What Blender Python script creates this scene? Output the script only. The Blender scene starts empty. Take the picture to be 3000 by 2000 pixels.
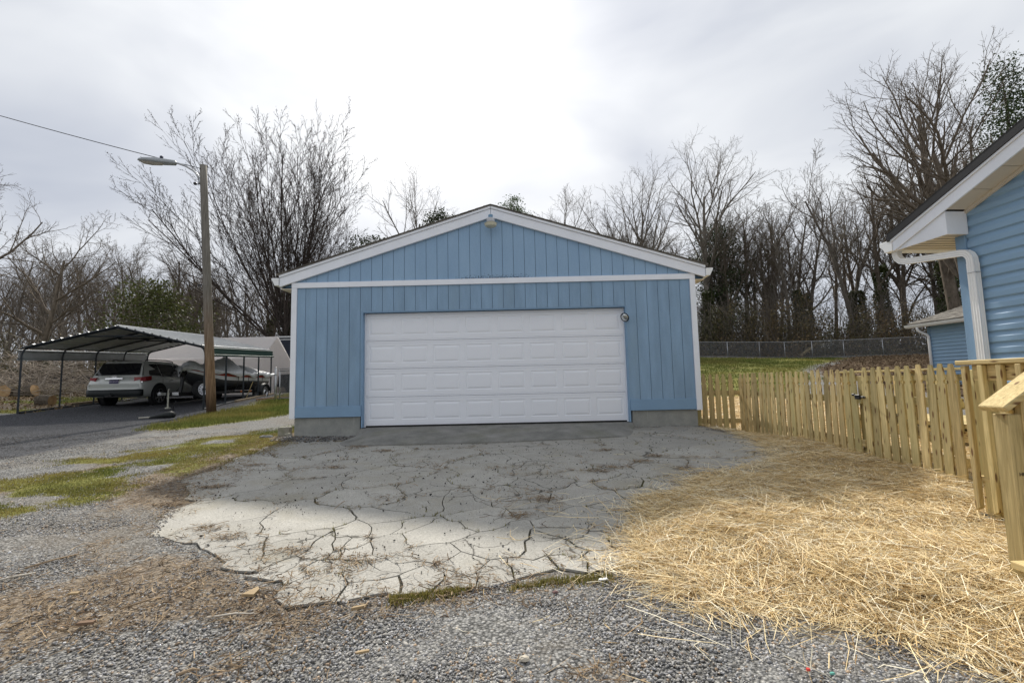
import bpy, math, random
import numpy as np
from mathutils import Vector, Matrix, Euler
C = bpy.context.scene
COL = C.collection
R = math.radians
rnd = random.Random(7)
# ---------------------------------------------------------------- camera, sky, sun, exposure
cam = bpy.data.objects.new("camera", bpy.data.cameras.new("camera")); COL.objects.link(cam)
cam.data.sensor_width = 36.0; cam.data.lens = 16.0
cam.data.clip_start = 0.05; cam.data.clip_end = 600
CAM = Vector((4.10, -8.295, 0.7605)); _p, _r, _y = 0.089165, -0.02269, -0.00548
_f = Vector((math.sin(_y)*math.cos(_p), math.cos(_y)*math.cos(_p), math.sin(_p)))
_rt = Vector((math.cos(_y), -math.sin(_y), 0)); _u0 = _rt.cross(_f)
_rr = _rt*math.cos(_r)+_u0*math.sin(_r); _uu = -_rt*math.sin(_r)+_u0*math.cos(_r)
M = Matrix((( _rr.x, _uu.x, -_f.x, CAM.x), (_rr.y, _uu.y, -_f.y, CAM.y), (_rr.z, _uu.z, -_f.z, CAM.z), (0, 0, 0, 1)))
cam.matrix_world = M
C.camera = cam
SUN_EL, SUN_AZ = R(40.4), R(-8.9)          # azimuth from +Y towards +X
SUN_DIR = Vector((math.sin(SUN_AZ)*math.cos(SUN_EL), math.cos(SUN_AZ)*math.cos(SUN_EL), math.sin(SUN_EL)))
sl = bpy.data.lights.new("sun", 'SUN'); sl.energy = 3.5; sl.angle = R(2.6); sl.color = (1.0, 0.95, 0.86)
so = bpy.data.objects.new("sun", sl); COL.objects.link(so)
so.rotation_euler = (-SUN_DIR).to_track_quat('-Z', 'Y').to_euler(); so.location = SUN_DIR*60
W = bpy.data.worlds.new("World"); C.world = W; W.use_nodes = True
nt = W.node_tree; nt.nodes.clear()
def wn(t, **k):
    n = nt.nodes.new(t)
    for a, b in k.items(): setattr(n, a, b)
    return n
def wl(a, b): nt.links.new(a, b)
out = wn('ShaderNodeOutputWorld'); bg = wn('ShaderNodeBackground'); bg.inputs[1].default_value = 0.1; wl(bg.outputs[0], out.inputs[0])
sky = wn('ShaderNodeTexSky', sky_type='NISHITA', sun_disc=False, sun_elevation=SUN_EL, sun_rotation=SUN_AZ, dust_density=3.0, altitude=200)
tc = wn('ShaderNodeTexCoord')
# thin bright overcast: soft cloud sheet with slow variation, brighter round the veiled sun
mp = wn('ShaderNodeMapping'); mp.inputs['Scale'].default_value = (1.0, 1.6, 3.2); mp.inputs['Rotation'].default_value = (0, 0, R(20)); wl(tc.outputs['Generated'], mp.inputs[0])
nz = wn('ShaderNodeTexNoise'); nz.inputs['Scale'].default_value = 1.7; nz.inputs['Detail'].default_value = 4.5; nz.inputs['Roughness'].default_value = .48; nz.inputs['Distortion'].default_value = .4; wl(mp.outputs[0], nz.inputs['Vector'])
cr = wn('ShaderNodeValToRGB'); cr.color_ramp.elements[0].position = .30; cr.color_ramp.elements[1].position = .62
cr.color_ramp.elements[0].color = (3.2, 3.45, 4.0, 1); cr.color_ramp.elements[1].color = (5.35, 5.5, 5.7, 1); wl(nz.outputs['Fac'], cr.inputs[0])
mx = wn('ShaderNodeMix', data_type='RGBA'); mx.inputs[0].default_value = .96; wl(sky.outputs[0], mx.inputs[6]); wl(cr.outputs[0], mx.inputs[7])
dt = wn('ShaderNodeVectorMath', operation='DOT_PRODUCT'); dt.inputs[1].default_value = SUN_DIR
nrm = wn('ShaderNodeVectorMath', operation='NORMALIZE'); wl(tc.outputs['Generated'], nrm.inputs[0]); wl(nrm.outputs[0], dt.inputs[0])
mxz = wn('ShaderNodeMath', operation='MAXIMUM'); mxz.inputs[1].default_value = 0; wl(dt.outputs['Value'], mxz.inputs[0])
p1 = wn('ShaderNodeMath', operation='POWER'); p1.inputs[1].default_value = 110; wl(mxz.outputs[0], p1.inputs[0])
p2 = wn('ShaderNodeMath', operation='POWER'); p2.inputs[1].default_value = 12; wl(mxz.outputs[0], p2.inputs[0])
m1 = wn('ShaderNodeMath', operation='MULTIPLY_ADD'); m1.inputs[1].default_value = 3.4; wl(p1.outputs[0], m1.inputs[0])
m2 = wn('ShaderNodeMath', operation='MULTIPLY'); m2.inputs[1].default_value = 2.3; wl(p2.outputs[0], m2.inputs[0]); wl(m2.outputs[0], m1.inputs[2])
gl = wn('ShaderNodeVectorMath', operation='SCALE'); gl.inputs[0].default_value = (1, .985, .95); wl(m1.outputs[0], gl.inputs['Scale'])
ad = wn('ShaderNodeVectorMath', operation='ADD'); wl(mx.outputs[2], ad.inputs[0]); wl(gl.outputs[0], ad.inputs[1])
wl(ad.outputs[0], bg.inputs[0])
C.view_settings.view_transform = 'Standard'; C.view_settings.look = 'None'; C.view_settings.exposure = 0.66; C.view_settings.gamma = 1
C.view_settings.use_curve_mapping = False
C.render.engine = 'CYCLES'
C.cycles.max_bounces = 6; C.cycles.diffuse_bounces = 3; C.cycles.glossy_bounces = 3; C.cycles.transparent_max_bounces = 6
C.cycles.caustics_reflective = False; C.cycles.caustics_refractive = False
# ---------------------------------------------------------------- terrain
CTRL = np.array([
 (0,0,-.13),(7.4,0,-.10),(3.7,-.9,-.17),(1.0,-.9,-.18),(6.3,-.9,-.16),(-.3,3,-.08),(-.3,8,.12),(7.8,4,-.10),(8,9,.20),(3.7,4,-.1),
 (4,-8.3,-.37),(0,-6,-.35),(3,-6,-.33),(5,-5.7,-.33),(1,-4,-.27),(6.5,-3,-.28),(8.3,.3,-.28),(8.3,-3.8,-.30),(6.6,-5.8,-.36),(7.6,-4.7,-.44),
 (4,-2.5,-.21),(-1.0,-.8,-.16),(-4,-6,-.30),(-5.54,6.2,.01),(-11.65,6.1,.12),(-12.5,9.3,.27),(-7.4,13.7,.43),(-6.6,8.9,.20),(-9.5,9,.18),
 (-8,0,-.10),(-10,-4,-.14),(-15,2,.04),(-17,10.7,.62),(-13.6,8.2,.36),(-12,18,.50),(-20,18,.95),(-10,30,1.0),(-30,30,1.9),(-25,5,.5),
 (0,17,.55),(0,30,1.7),(9.5,1.5,-.20),(10,5.5,.02),(10,11,.42),(15,11,.62),(13,19,1.35),(20.3,31.7,2.66),(25.7,28.2,2.23),(33,23.7,2.06),
 (19.4,8.6,.40),(9,31,2.55),(0,46,3.0),(20,50,3.6),(-40,60,3.2),(55,50,4.0),(50,10,1.5),(45,-20,0.),(0,-28,-.5),(-40,-20,-.2),(12,-6,-.4),
 (-50,20,1.4),(14,-1,-.2)],float)
def _U(r2): return np.where(r2 > 1e-9, r2*np.log(np.maximum(r2, 1e-9)), 0.)
_n = len(CTRL)
_K = _U(((CTRL[:, None, :2]-CTRL[None, :, :2])**2).sum(-1)) + np.eye(_n)*.02
_A = np.zeros((_n+3, _n+3)); _A[:_n, :_n] = _K
_A[:_n, _n] = 1; _A[:_n, _n+1:] = CTRL[:, :2]; _A[_n, :_n] = 1; _A[_n+1:, :_n] = CTRL[:, :2].T
_W = np.linalg.solve(_A, np.concatenate([CTRL[:, 2], np.zeros(3)]))
def hgt(x, y):
    x = np.clip(np.asarray(x, float), -60, 60); y = np.clip(np.asarray(y, float), -28, 60)
    sh = np.broadcast(x, y).shape; X = np.broadcast_to(x, sh).ravel(); Y = np.broadcast_to(y, sh).ravel()
    out = np.empty(X.shape)
    for i in range(0, len(X), 20000):
        a, b = X[i:i+20000], Y[i:i+20000]
        r2 = (a[:, None]-CTRL[None, :, 0])**2+(b[:, None]-CTRL[None, :, 1])**2
        out[i:i+20000] = _U(r2)@_W[:_n]+_W[_n]+_W[_n+1]*a+_W[_n+2]*b
    return np.clip(out, -.8, 6).reshape(sh)
def h1(x, y): return float(hgt(x, y))
# ---------------------------------------------------------------- object helpers
WORLD = {}                       # object name -> world offset of its mesh coordinates
def tag(o, label=None, cat=None, group=None, kind=None):
    if label: o['label'] = label
    if cat: o['category'] = cat
    if group: o['group'] = group
    if kind: o['kind'] = kind
    return o
def thing(name, label, cat, loc=(0, 0, 0), group=None):
    o = bpy.data.objects.new(name, None); o.empty_display_size = .2; COL.objects.link(o); o.location = loc
    WORLD[o.name] = Vector(loc)
    return tag(o, label, cat, group)
class MB:
    def __init__(s): s.v = []; s.f = []; s.m = []; s.mi = 0; s.sm = []; s.smooth = False
    def add(s, vs, fs):
        b = len(s.v); s.v += [tuple(p) for p in vs]
        for f in fs: s.f.append([b+i for i in f]); s.m.append(s.mi); s.sm.append(s.smooth)
    def box(s, a, b):
        (x0, y0, z0), (x1, y1, z1) = a, b
        s.add([(x0, y0, z0), (x1, y0, z0), (x1, y1, z0), (x0, y1, z0), (x0, y0, z1), (x1, y0, z1), (x1, y1, z1), (x0, y1, z1)],
              [(0, 3, 2, 1), (4, 5, 6, 7), (0, 1, 5, 4), (1, 2, 6, 5), (2, 3, 7, 6), (3, 0, 4, 7)])
    def cbox(s, c, h, ax=None):
        """box by centre, half sizes, three axes"""
        c = Vector(c); ax = ax or (Vector((1, 0, 0)), Vector((0, 1, 0)), Vector((0, 0, 1)))
        A = [Vector(ax[i])*h[i] for i in range(3)]
        vs = [c+A[0]*i+A[1]*j+A[2]*k for k in (-1, 1) for (i, j) in ((-1, -1), (1, -1), (1, 1), (-1, 1))]
        s.add(vs, [(0, 3, 2, 1), (4, 5, 6, 7), (0, 1, 5, 4), (1, 2, 6, 5), (2, 3, 7, 6), (3, 0, 4, 7)])
    def beam(s, p, q, w, h, up=(0, 0, 1)):
        p, q = Vector(p), Vector(q); d = q-p; L = d.length; d = d/L
        up = Vector(up)
        if abs(d.dot(up)) > .98: up = Vector((0, 1, 0))
        r = d.cross(up).normalized(); u = r.cross(d)
        s.cbox((p+q)/2, (w/2, L/2, h/2), (r, d, u))
    def prism(s, poly, d):
        """polygon (3D points, planar) pushed along vector d"""
        n = len(poly); d = Vector(d); P = [Vector(p) for p in poly]
        s.add(P+[p+d for p in P], [tuple(range(n))[::-1], tuple(range(n, 2*n))]+[(i, (i+1) % n, n+(i+1) % n, n+i) for i in range(n)])
    def tube(s, pts, r, n=8, cap=True):
        P = [Vector(p) for p in pts]; k = len(P); rr = r if isinstance(r, (list, tuple)) else [r]*k
        vs = []; prev = None
        for i in range(k):
            t = (P[min(i+1, k-1)]-P[max(i-1, 0)]).normalized()
            if prev is None:
                ref = Vector((0, 0, 1)) if abs(t.z) < .9 else Vector((1, 0, 0)); a = t.cross(ref).normalized()
            else:
                a = (prev-t*prev.dot(t)).normalized()
            prev = a; b = t.cross(a)
            for j in range(n):
                an = 2*math.pi*j/n; vs.append(P[i]+(a*math.cos(an)+b*math.sin(an))*rr[i])
        fs = [(i*n+j, i*n+(j+1) % n, (i+1)*n+(j+1) % n, (i+1)*n+j) for i in range(k-1) for j in range(n)]
        if cap: fs += [tuple(range(n))[::-1], tuple(range((k-1)*n, k*n))]
        s.add(vs, fs)
    def loft(s, rings, closed=True, cap=True):
        n = len(rings[0]); vs = [p for r in rings for p in r]; m = n if closed else n-1
        fs = [(i*n+j, i*n+(j+1) % n, (i+1)*n+(j+1) % n, (i+1)*n+j) for i in range(len(rings)-1) for j in range(m)]
        if cap: fs += [tuple(range(n))[::-1], tuple(range((len(rings)-1)*n, len(rings)*n))]
        s.add(vs, fs)
    def lathe(s, c, axis, prof, n=20):
        """prof: (radius, distance along axis)"""
        c = Vector(c); a = Vector(axis).normalized(); ref = Vector((0, 0, 1)) if abs(a.z) < .9 else Vector((1, 0, 0))
        u = a.cross(ref).normalized(); w = a.cross(u)
        s.loft([[c+a*h+(u*math.cos(2*math.pi*j/n)+w*math.sin(2*math.pi*j/n))*max(r, 1e-4) for j in range(n)] for r, h in prof])
    def build(s, name, mats, parent=None, bevel=0, fix=True):
        me = bpy.data.meshes.new(name)
        off = Vector((0, 0, 0))
        if parent is not None: off = WORLD[parent.name]
        V = s.v if off.length == 0 else [(a-off.x, b-off.y, c-off.z) for a, b, c in s.v]
        me.from_pydata(V, [], s.f)
        mats = mats if isinstance(mats, (list, tuple)) else [mats]
        for m in mats: me.materials.append(m)
        if len(mats) > 1: me.polygons.foreach_set('material_index', s.m)
        if any(s.sm): me.polygons.foreach_set('use_smooth', s.sm)
        if fix:
            import bmesh
            b = bmesh.new(); b.from_mesh(me); bmesh.ops.recalc_face_normals(b, faces=b.faces); b.to_mesh(me); b.free()
        me.update()
        o = bpy.data.objects.new(name, me); COL.objects.link(o)
        WORLD[o.name] = off
        if parent is not None: o.parent = parent
        if bevel:
            md = o.modifiers.new('edge', 'BEVEL'); md.width = bevel; md.segments = 1; md.limit_method = 'ANGLE'
        return o
def npmesh(name, V, F, mats, parent=None, col=None, smooth=False, attrs=None):
    """V (n,3) array, F (m,k) array of equal-sized faces; col: per-point float colour attribute 'col'"""
    me = bpy.data.meshes.new(name); V = np.asarray(V, np.float32); F = np.asarray(F, np.int32)
    if parent is not None:
        o_ = WORLD[parent.name]; V = V-np.array([o_.x, o_.y, o_.z], np.float32)
    m, k = F.shape
    me.vertices.add(len(V)); me.vertices.foreach_set('co', V.ravel())
    me.loops.add(m*k); me.loops.foreach_set('vertex_index', F.ravel())
    me.polygons.add(m); me.polygons.foreach_set('loop_start', np.arange(0, m*k, k, dtype=np.int32)); me.polygons.foreach_set('loop_total', np.full(m, k, np.int32))
    if smooth: me.polygons.foreach_set('use_smooth', np.ones(m, bool))
    for mt in (mats if isinstance(mats, (list, tuple)) else [mats]): me.materials.append(mt)
    me.update(calc_edges=True)
    for nm, c in ([('col', col)] if col is not None else [])+list((attrs or {}).items()):
        c = np.asarray(c, np.float32)
        if c.shape[1] == 3: c = np.concatenate([c, np.ones((len(c), 1), np.float32)], 1)
        a = me.color_attributes.new(nm, 'FLOAT_COLOR', 'POINT'); a.data.foreach_set('color', c.ravel())
    o = bpy.data.objects.new(name, me); COL.objects.link(o)
    WORLD[o.name] = WORLD[parent.name] if parent is not None else Vector((0, 0, 0))
    if parent is not None: o.parent = parent
    return o
def share(o, parent, loc=(0, 0, 0), rot=(0, 0, 0), scale=(1, 1, 1), name=None):
    c = o.copy(); COL.objects.link(c); c.parent = parent; c.location = loc; c.rotation_euler = rot; c.scale = scale
    if name: c.name = name
    return c
def dup(root, loc, rz, sc=1., label=None, group=None, sz=None):
    r = root.copy(); COL.objects.link(r); r.location = loc; r.rotation_euler = (0, 0, rz); r.scale = (sc, sc, sz or sc)
    if label: r['label'] = label
    if group: r['group'] = group
    for ch in list(root.children):
        c = ch.copy(); COL.objects.link(c); c.parent = r
        for g in ch.children:
            d = g.copy(); COL.objects.link(d); d.parent = c
    return r
def text_mesh(name, body, size, mat, parent, loc, rot, center=False):
    cu = bpy.data.curves.new(name, 'FONT'); cu.body = body; cu.size = size; cu.extrude = .0006
    if center: cu.align_x = 'CENTER'
    o = bpy.data.objects.new(name, cu); COL.objects.link(o); bpy.context.view_layer.update()
    me = bpy.data.meshes.new_from_object(o.evaluated_get(bpy.context.evaluated_depsgraph_get())); bpy.data.objects.remove(o)
    me.materials.clear(); me.materials.append(mat); o = bpy.data.objects.new(name, me); COL.objects.link(o); o['kind'] = 'stuff'
    o.parent = parent; o.location = loc; o.rotation_euler = rot; return o
# ---------------------------------------------------------------- cpu noise and masks
_rs = np.random.RandomState(3); _PT = _rs.rand(256, 256)
def vnoise(x, y):
    xi = np.floor(x).astype(int); yi = np.floor(y).astype(int); fx = x-xi; fy = y-yi
    fx = fx*fx*(3-2*fx); fy = fy*fy*(3-2*fy); g = lambda a, b: _PT[a % 256, b % 256]
    return (g(xi, yi)*(1-fx)+g(xi+1, yi)*fx)*(1-fy)+(g(xi, yi+1)*(1-fx)+g(xi+1, yi+1)*fx)*fy
def fbm(x, y, o=4):
    s = 0; a = .5; t = 0
    for i in range(o): s = s+a*vnoise(x*2**i+17*i, y*2**i+31*i); t += a; a *= .5
    return s/t
def sdf(poly, x, y):
    """signed distance to polygon, positive inside"""
    x = np.asarray(x, float); y = np.asarray(y, float); d = np.full(x.shape, 1e9); ins = np.zeros(x.shape, bool); n = len(poly)
    for i in range(n):
        ax, ay = poly[i]; bx, by = poly[(i+1) % n]; ex, ey = bx-ax, by-ay
        t = np.clip(((x-ax)*ex+(y-ay)*ey)/(ex*ex+ey*ey+1e-12), 0, 1)
        d = np.minimum(d, np.hypot(x-ax-t*ex, y-ay-t*ey))
        c = ((ay > y) != (by > y)) & (x < ex*(y-ay)/(ey if abs(ey) > 1e-12 else 1e-12)+ax); ins ^= c
    return np.where(ins, d, -d)
def soft(poly, x, y, w): return np.clip(.5+sdf(poly, x, y)/(2*w), 0, 1)
# ---------------------------------------------------------------- materials
class NT:
    def __init__(s, name):
        s.m = bpy.data.materials.new(name); s.m.use_nodes = True; s.t = s.m.node_tree; s.b = s.t.nodes['Principled BSDF']
        s.b.inputs['Specular IOR Level'].default_value = .3
    def n(s, t, **k):
        x = s.t.nodes.new(t)
        for a, b in k.items():
            if a.startswith('i_'): x.inputs[a[2:].replace('_', ' ')].default_value = b
            else: setattr(x, a, b)
        return x
    def l(s, a, b): s.t.links.new(a, b)
    def coord(s, scale=(1, 1, 1), rand=False, kind='Object'):
        c = s.n('ShaderNodeTexCoord'); m = s.n('ShaderNodeMapping'); m.inputs['Scale'].default_value = scale; s.l(c.outputs[kind], m.inputs[0])
        if rand:
            oi = s.n('ShaderNodeObjectInfo'); mu = s.n('ShaderNodeVectorMath', operation='SCALE'); mu.inputs[0].default_value = (37, 91, 53); s.l(oi.outputs['Random'], mu.inputs['Scale'])
            s.l(mu.outputs[0], m.inputs['Location'])
        return m.outputs[0]
    def noise(s, vec, scale, detail=4, rough=.55, dist=0):
        x = s.n('ShaderNodeTexNoise'); x.inputs['Scale'].default_value = scale; x.inputs['Detail'].default_value = detail; x.inputs['Roughness'].default_value = rough; x.inputs['Distortion'].default_value = dist
        if vec is not None: s.l(vec, x.inputs['Vector'])
        return x.outputs['Fac']
    def ramp(s, fac, stops):
        x = s.n('ShaderNodeValToRGB'); e = x.color_ramp.elements
        while len(e) < len(stops): e.new(.5)
        for i, (p, c) in enumerate(stops):
            e[i].position = p; e[i].color = (c, c, c, 1) if isinstance(c, (int, float)) else (*c, 1)
        s.l(fac, x.inputs[0]); return x.outputs[0]
    def mix(s, fac, a, b, mode='MIX'):
        x = s.n('ShaderNodeMix', data_type='RGBA', blend_type=mode)
        for k, v in ((0, fac), (6, a), (7, b)):
            if isinstance(v, (int, float)): x.inputs[k].default_value = v if k == 0 else (v, v, v, 1)
            elif isinstance(v, tuple): x.inputs[k].default_value = (*v, 1)
            else: s.l(v, x.inputs[k])
        return x.outputs[2]
    def math(s, op, a, b=0., c=0.):
        x = s.n('ShaderNodeMath', operation=op)
        for k, v in enumerate((a, b, c)):
            if isinstance(v, (int, float)): x.inputs[k].default_value = v
            else: s.l(v, x.inputs[k])
        return x.outputs[0]
    def bump(s, h, strength=.3, dist=.01):
        x = s.n('ShaderNodeBump'); x.inputs['Strength'].default_value = strength; x.inputs['Distance'].default_value = dist; s.l(h, x.inputs['Height']); s.l(x.outputs[0], s.b.inputs['Normal'])
    def set(s, col=None, rough=None, metal=None, spec=None):
        for k, v in (('Base Color', col), ('Roughness', rough), ('Metallic', metal), ('Specular IOR Level', spec)):
            if v is None: continue
            if isinstance(v, tuple): s.b.inputs[k].default_value = (*v, 1)
            elif isinstance(v, (int, float)): s.b.inputs[k].default_value = v
            else: s.l(v, s.b.inputs[k])
        return s.m
def plain(name, c, rough=.6, var=.12, scale=6., bump=.15, metal=0., spec=.3, fine=60., stretch=(1, 1, 1), kind='Object', bd=.006, tint=None, rand=0.):
    """weathered single-colour surface: broad tonal drift, fine grain, light relief"""
    t = NT(name); v = t.coord(stretch, kind=kind)
    a = t.noise(v, scale, 5); b = t.noise(v, fine, 3)
    lo = tuple(x*(1-var) for x in c); hi = tuple(min(1, x*(1+var)) for x in c)
    col = t.ramp(a, [(.3, lo), (.7, hi)])
    if tint: col = t.mix(t.ramp(t.noise(v, scale*.37, 4), [(.52, 0.), (.72, .7)]), col, tint)
    col = t.mix(t.ramp(b, [(.35, 0.), (.75, .5*var+.05)]), col, tuple(x*.6 for x in c))
    if rand:
        oi = t.n('ShaderNodeObjectInfo'); col = t.mix(1., col, t.ramp(oi.outputs['Random'], [(0., 1-rand), (1., 1+rand)]), 'MULTIPLY')
    if bump: t.bump(b, bump, bd)
    return t.set(col, rough, metal, spec)
def wood(name, c_lo, c_hi, axis='z', rand=.2, knots=True, rough=.75):
    t = NT(name); sc = {'x': (.6, 9, 9), 'y': (9, .6, 9), 'z': (9, 9, .6)}[axis]
    v = t.coord(sc, rand=True); g = t.noise(v, 5.5, 6, .6, .9); col = t.ramp(g, [(.3, c_lo), (.62, c_hi)]); g2 = t.noise(t.coord({'x': (.5, 30, 30), 'y': (30, .5, 30), 'z': (30, 30, .5)}[axis], rand=True), 4., 4, .7, .5); col = t.mix(t.ramp(g2, [(.5, 0.), (.7, .55)]), col, tuple(c*.62 for c in c_lo))
    oi = t.n('ShaderNodeObjectInfo')
    col = t.mix(t.ramp(oi.outputs['Random'], [(.0, 0.), (.45, .0), (1., .42)]), col, (c_hi[0]*.66, c_hi[1]*.80, c_hi[2]*.70))
    col = t.mix(1., col, t.ramp(t.math('FRACT', t.math('MULTIPLY', oi.outputs['Random'], 7.3)), [(0., 1-rand), (1., 1+rand)]), 'MULTIPLY')
    if knots:
        k = t.n('ShaderNodeTexVoronoi'); k.inputs['Scale'].default_value = 1.0
        s2 = {'x': (5, 20, 20), 'y': (20, 5, 20), 'z': (20, 20, 5)}[axis]; t.l(t.coord(s2, rand=True), k.inputs['Vector'])
        col = t.mix(t.ramp(k.outputs['Distance'], [(.12, .9), (.22, 0.)]), col, (.13, .06, .025))
    t.bump(g, .25, .004)
    return t.set(col, rough, spec=.25)
def attr_mat(name, rough=.85, spec=.15, trans=0.):
    t = NT(name); a = t.n('ShaderNodeAttribute', attribute_name='col'); t.set(a.outputs['Color'], rough, spec=spec)
    if trans:
        tr = t.n('ShaderNodeBsdfTranslucent'); t.l(a.outputs['Color'], tr.inputs[0]); mx = t.n('ShaderNodeMixShader'); mx.inputs[0].default_value = trans
        o = t.t.nodes['Material Output']; t.l(t.b.outputs[0], mx.inputs[1]); t.l(tr.outputs[0], mx.inputs[2]); t.l(mx.outputs[0], o.inputs[0])
    return t.m
WHITE = plain('white_paint', (.85, .875, .93), .45, .04, 3, .05)
DOORW = plain('door_white', (.85, .87, .92), .42, .025, 4, .10, fine=160, stretch=(.25, 1, 1), bd=.002)
BLUE = plain('blue_board', (.255, .38, .525), .72, .12, 2.6, .7, fine=48, stretch=(2.2, 1, .45), tint=(.25, .355, .45), bd=.008, rand=.05)
BLUE2 = plain('blue_trim', (.225, .355, .51), .6, .06, 3, .3, fine=60)
VINYL = plain('blue_vinyl', (.27, .415, .575), .45, .05, 3, .25, fine=90, stretch=(1, .2, 1), bd=.003, spec=.4)
SHADEV = plain('soffit_vinyl', (.68, .62, .53), .5, .05, 5, .15, fine=120)
GUTTER = plain('gutter_white', (.85, .86, .86), .4, .05, 5, .05)
BLACK = plain('black_metal', (.018, .018, .02), .4, .2, 8, .1)
RUBBER = plain('rubber', (.022, .022, .023), .8, .2, 20, .3)
ALU = plain('galvanised', (.45, .46, .47), .38, .15, 12, .1, metal=.75)
CHROME = plain('chrome', (.75, .75, .77), .14, .03, 8, 0, metal=1.)
GLASSD = plain('tinted_glass', (.012, .013, .016), .05, .1, 4, 0, spec=.6)
LUM = wood('treated_lumber', (.38, .285, .125), (.64, .50, .25))
LUMX = wood('treated_lumber_x', (.38, .285, .125), (.64, .50, .25), 'x')
LUMY = wood('treated_lumber_y', (.38, .285, .125), (.64, .50, .25), 'y')
# ---------------------------------------------------------------- setting: ground, driveway slab, apron
CONC = [(2.92, -5.95), (3.28, -5.86), (3.65, -5.77), (4.15, -5.68), (4.61, -5.6), (5.3, -5.45), (5.9, -5.0), (6.6, -4.2), (7.4, -3.2), (7.95, -2.2), (8.0, -.9), (7.7, -.03), (0.1, -.03), (0.06, -.33), (0.17, -1.66), (0.38, -3.08), (1.0, -3.97), (1.43, -4.82), (2.06, -5.25), (2.34, -5.54), (2.78, -5.7)]
STRAW = [(4.66, -5.62), (4.85, -5.11), (5.08, -4.65), (5.35, -4.12), (6.28, -3.22), (7.2, -2.72), (7.4, -2.24), (7.78, -1.3), (7.72, -.55), (8.2, -.4), (9.4, -1.0), (9.4, -7.6), (6.9, -7.4), (6.1, -6.66), (5.72, -6.32), (5.34, -6.04), (4.9, -5.85)]
DARK = [(-3.3, -1.35), (-3.35, -.1), (-3.85, 1.5), (-4.1, 1.97), (-5.55, 5.95), (-5.7, 8.2), (-7.1, 14), (-13.0, 15.2), (-12.3, 8.9), (-11.55, 5.9), (-30, 1.0), (-30, -9), (-6, -6.5), (-4.2, -3.2)]
TRACK = [(-3.3, -1.9), (-3.75, 1.37), (-2.9, 2.14), (-2.6, 4.4), (-1.6, 7.5), (-.2, 7.5), (-.9, 2.6), (-1.62, -.09), (-1.9, -1.64), (-1.75, -2.92), (-1.2, -4.2), (-2.2, -6)]
VERGE = [(-4.1, 1.9), (-5.5, 5.92), (-5.5, 8.2), (-7.0, 14), (-3, 16), (.2, 13), (.2, 7.6), (-1.7, 7.0), (-2.4, 4.9), (-2.75, 3.1), (-3.2, 1.7)]
MOSS = [(-1.75, -3.6), (-1.95, -1.6), (-1.6, -.1), (-1.0, 2.2), (-.25, 5.5), (.2, 5.5), (.05, .1), (.02, -1.3), (.2, -2.6), (.12, -3.3), (.05, -4.1), (-.6, -5.0)]
LITTER1 = [(-.6, 1.4), (.05, 1.0), (.2, -.3), (.42, -1.5), (.75, -2.9), (1.2, -3.85), (1.2, -4.3), (.5, -4.2), (-.15, -3.2), (-.45, -1.1)]
LITTER2 = [(2.95, -5.72), (2.2, -5.3), (1.75, -5.2), (1.5, -5.6), (1.2, -5.8), (1.7, -6.2), (2.0, -6.3), (2.3, -6.1), (2.7, -6.15), (3.0, -6.5), (3.25, -6.45), (3.2, -6.1), (3.9, -5.85), (4.7, -5.75), (4.7, -5.6), (3.6, -5.76)]
LITTER3 = [(.9, -5.6), (.3, -6.3), (1.0, -7.2), (2.2, -7.0), (2.0, -6.5), (1.4, -6.1)]
BACKSTRAW = [(7.5, .4), (8.3, -1.0), (8.35, -4.2), (12.5, -3.2), (13.0, 3.0), (12.0, 6.5), (7.5, 8.0)]
MULCH = [(16, 4), (17.6, 11.3), (18.8, 14), (23.4, 19.3), (28.8, 24.6), (34, 23.5), (40, 14), (30, 5)]
LAWN = [(7.5, 6.8), (11.8, 5.8), (13.6, 7.5), (16.6, 11), (18.3, 14.5), (23.0, 19.8), (28.3, 24.8), (24.5, 27.0), (18, 29.0), (5, 31), (2, 20), (2, 9)]
LEFTYARD = [(-11.7, 6.2), (-12.6, 9.5), (-13.2, 15), (-16, 22), (-60, 22), (-60, 1.5), (-24, 2.2), (-13.6, 5.2)]
BARE = [(15.3, 17.5), (16.2, 17.2), (17.3, 17.6), (16.6, 18.1), (15.6, 18.0)]
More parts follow.
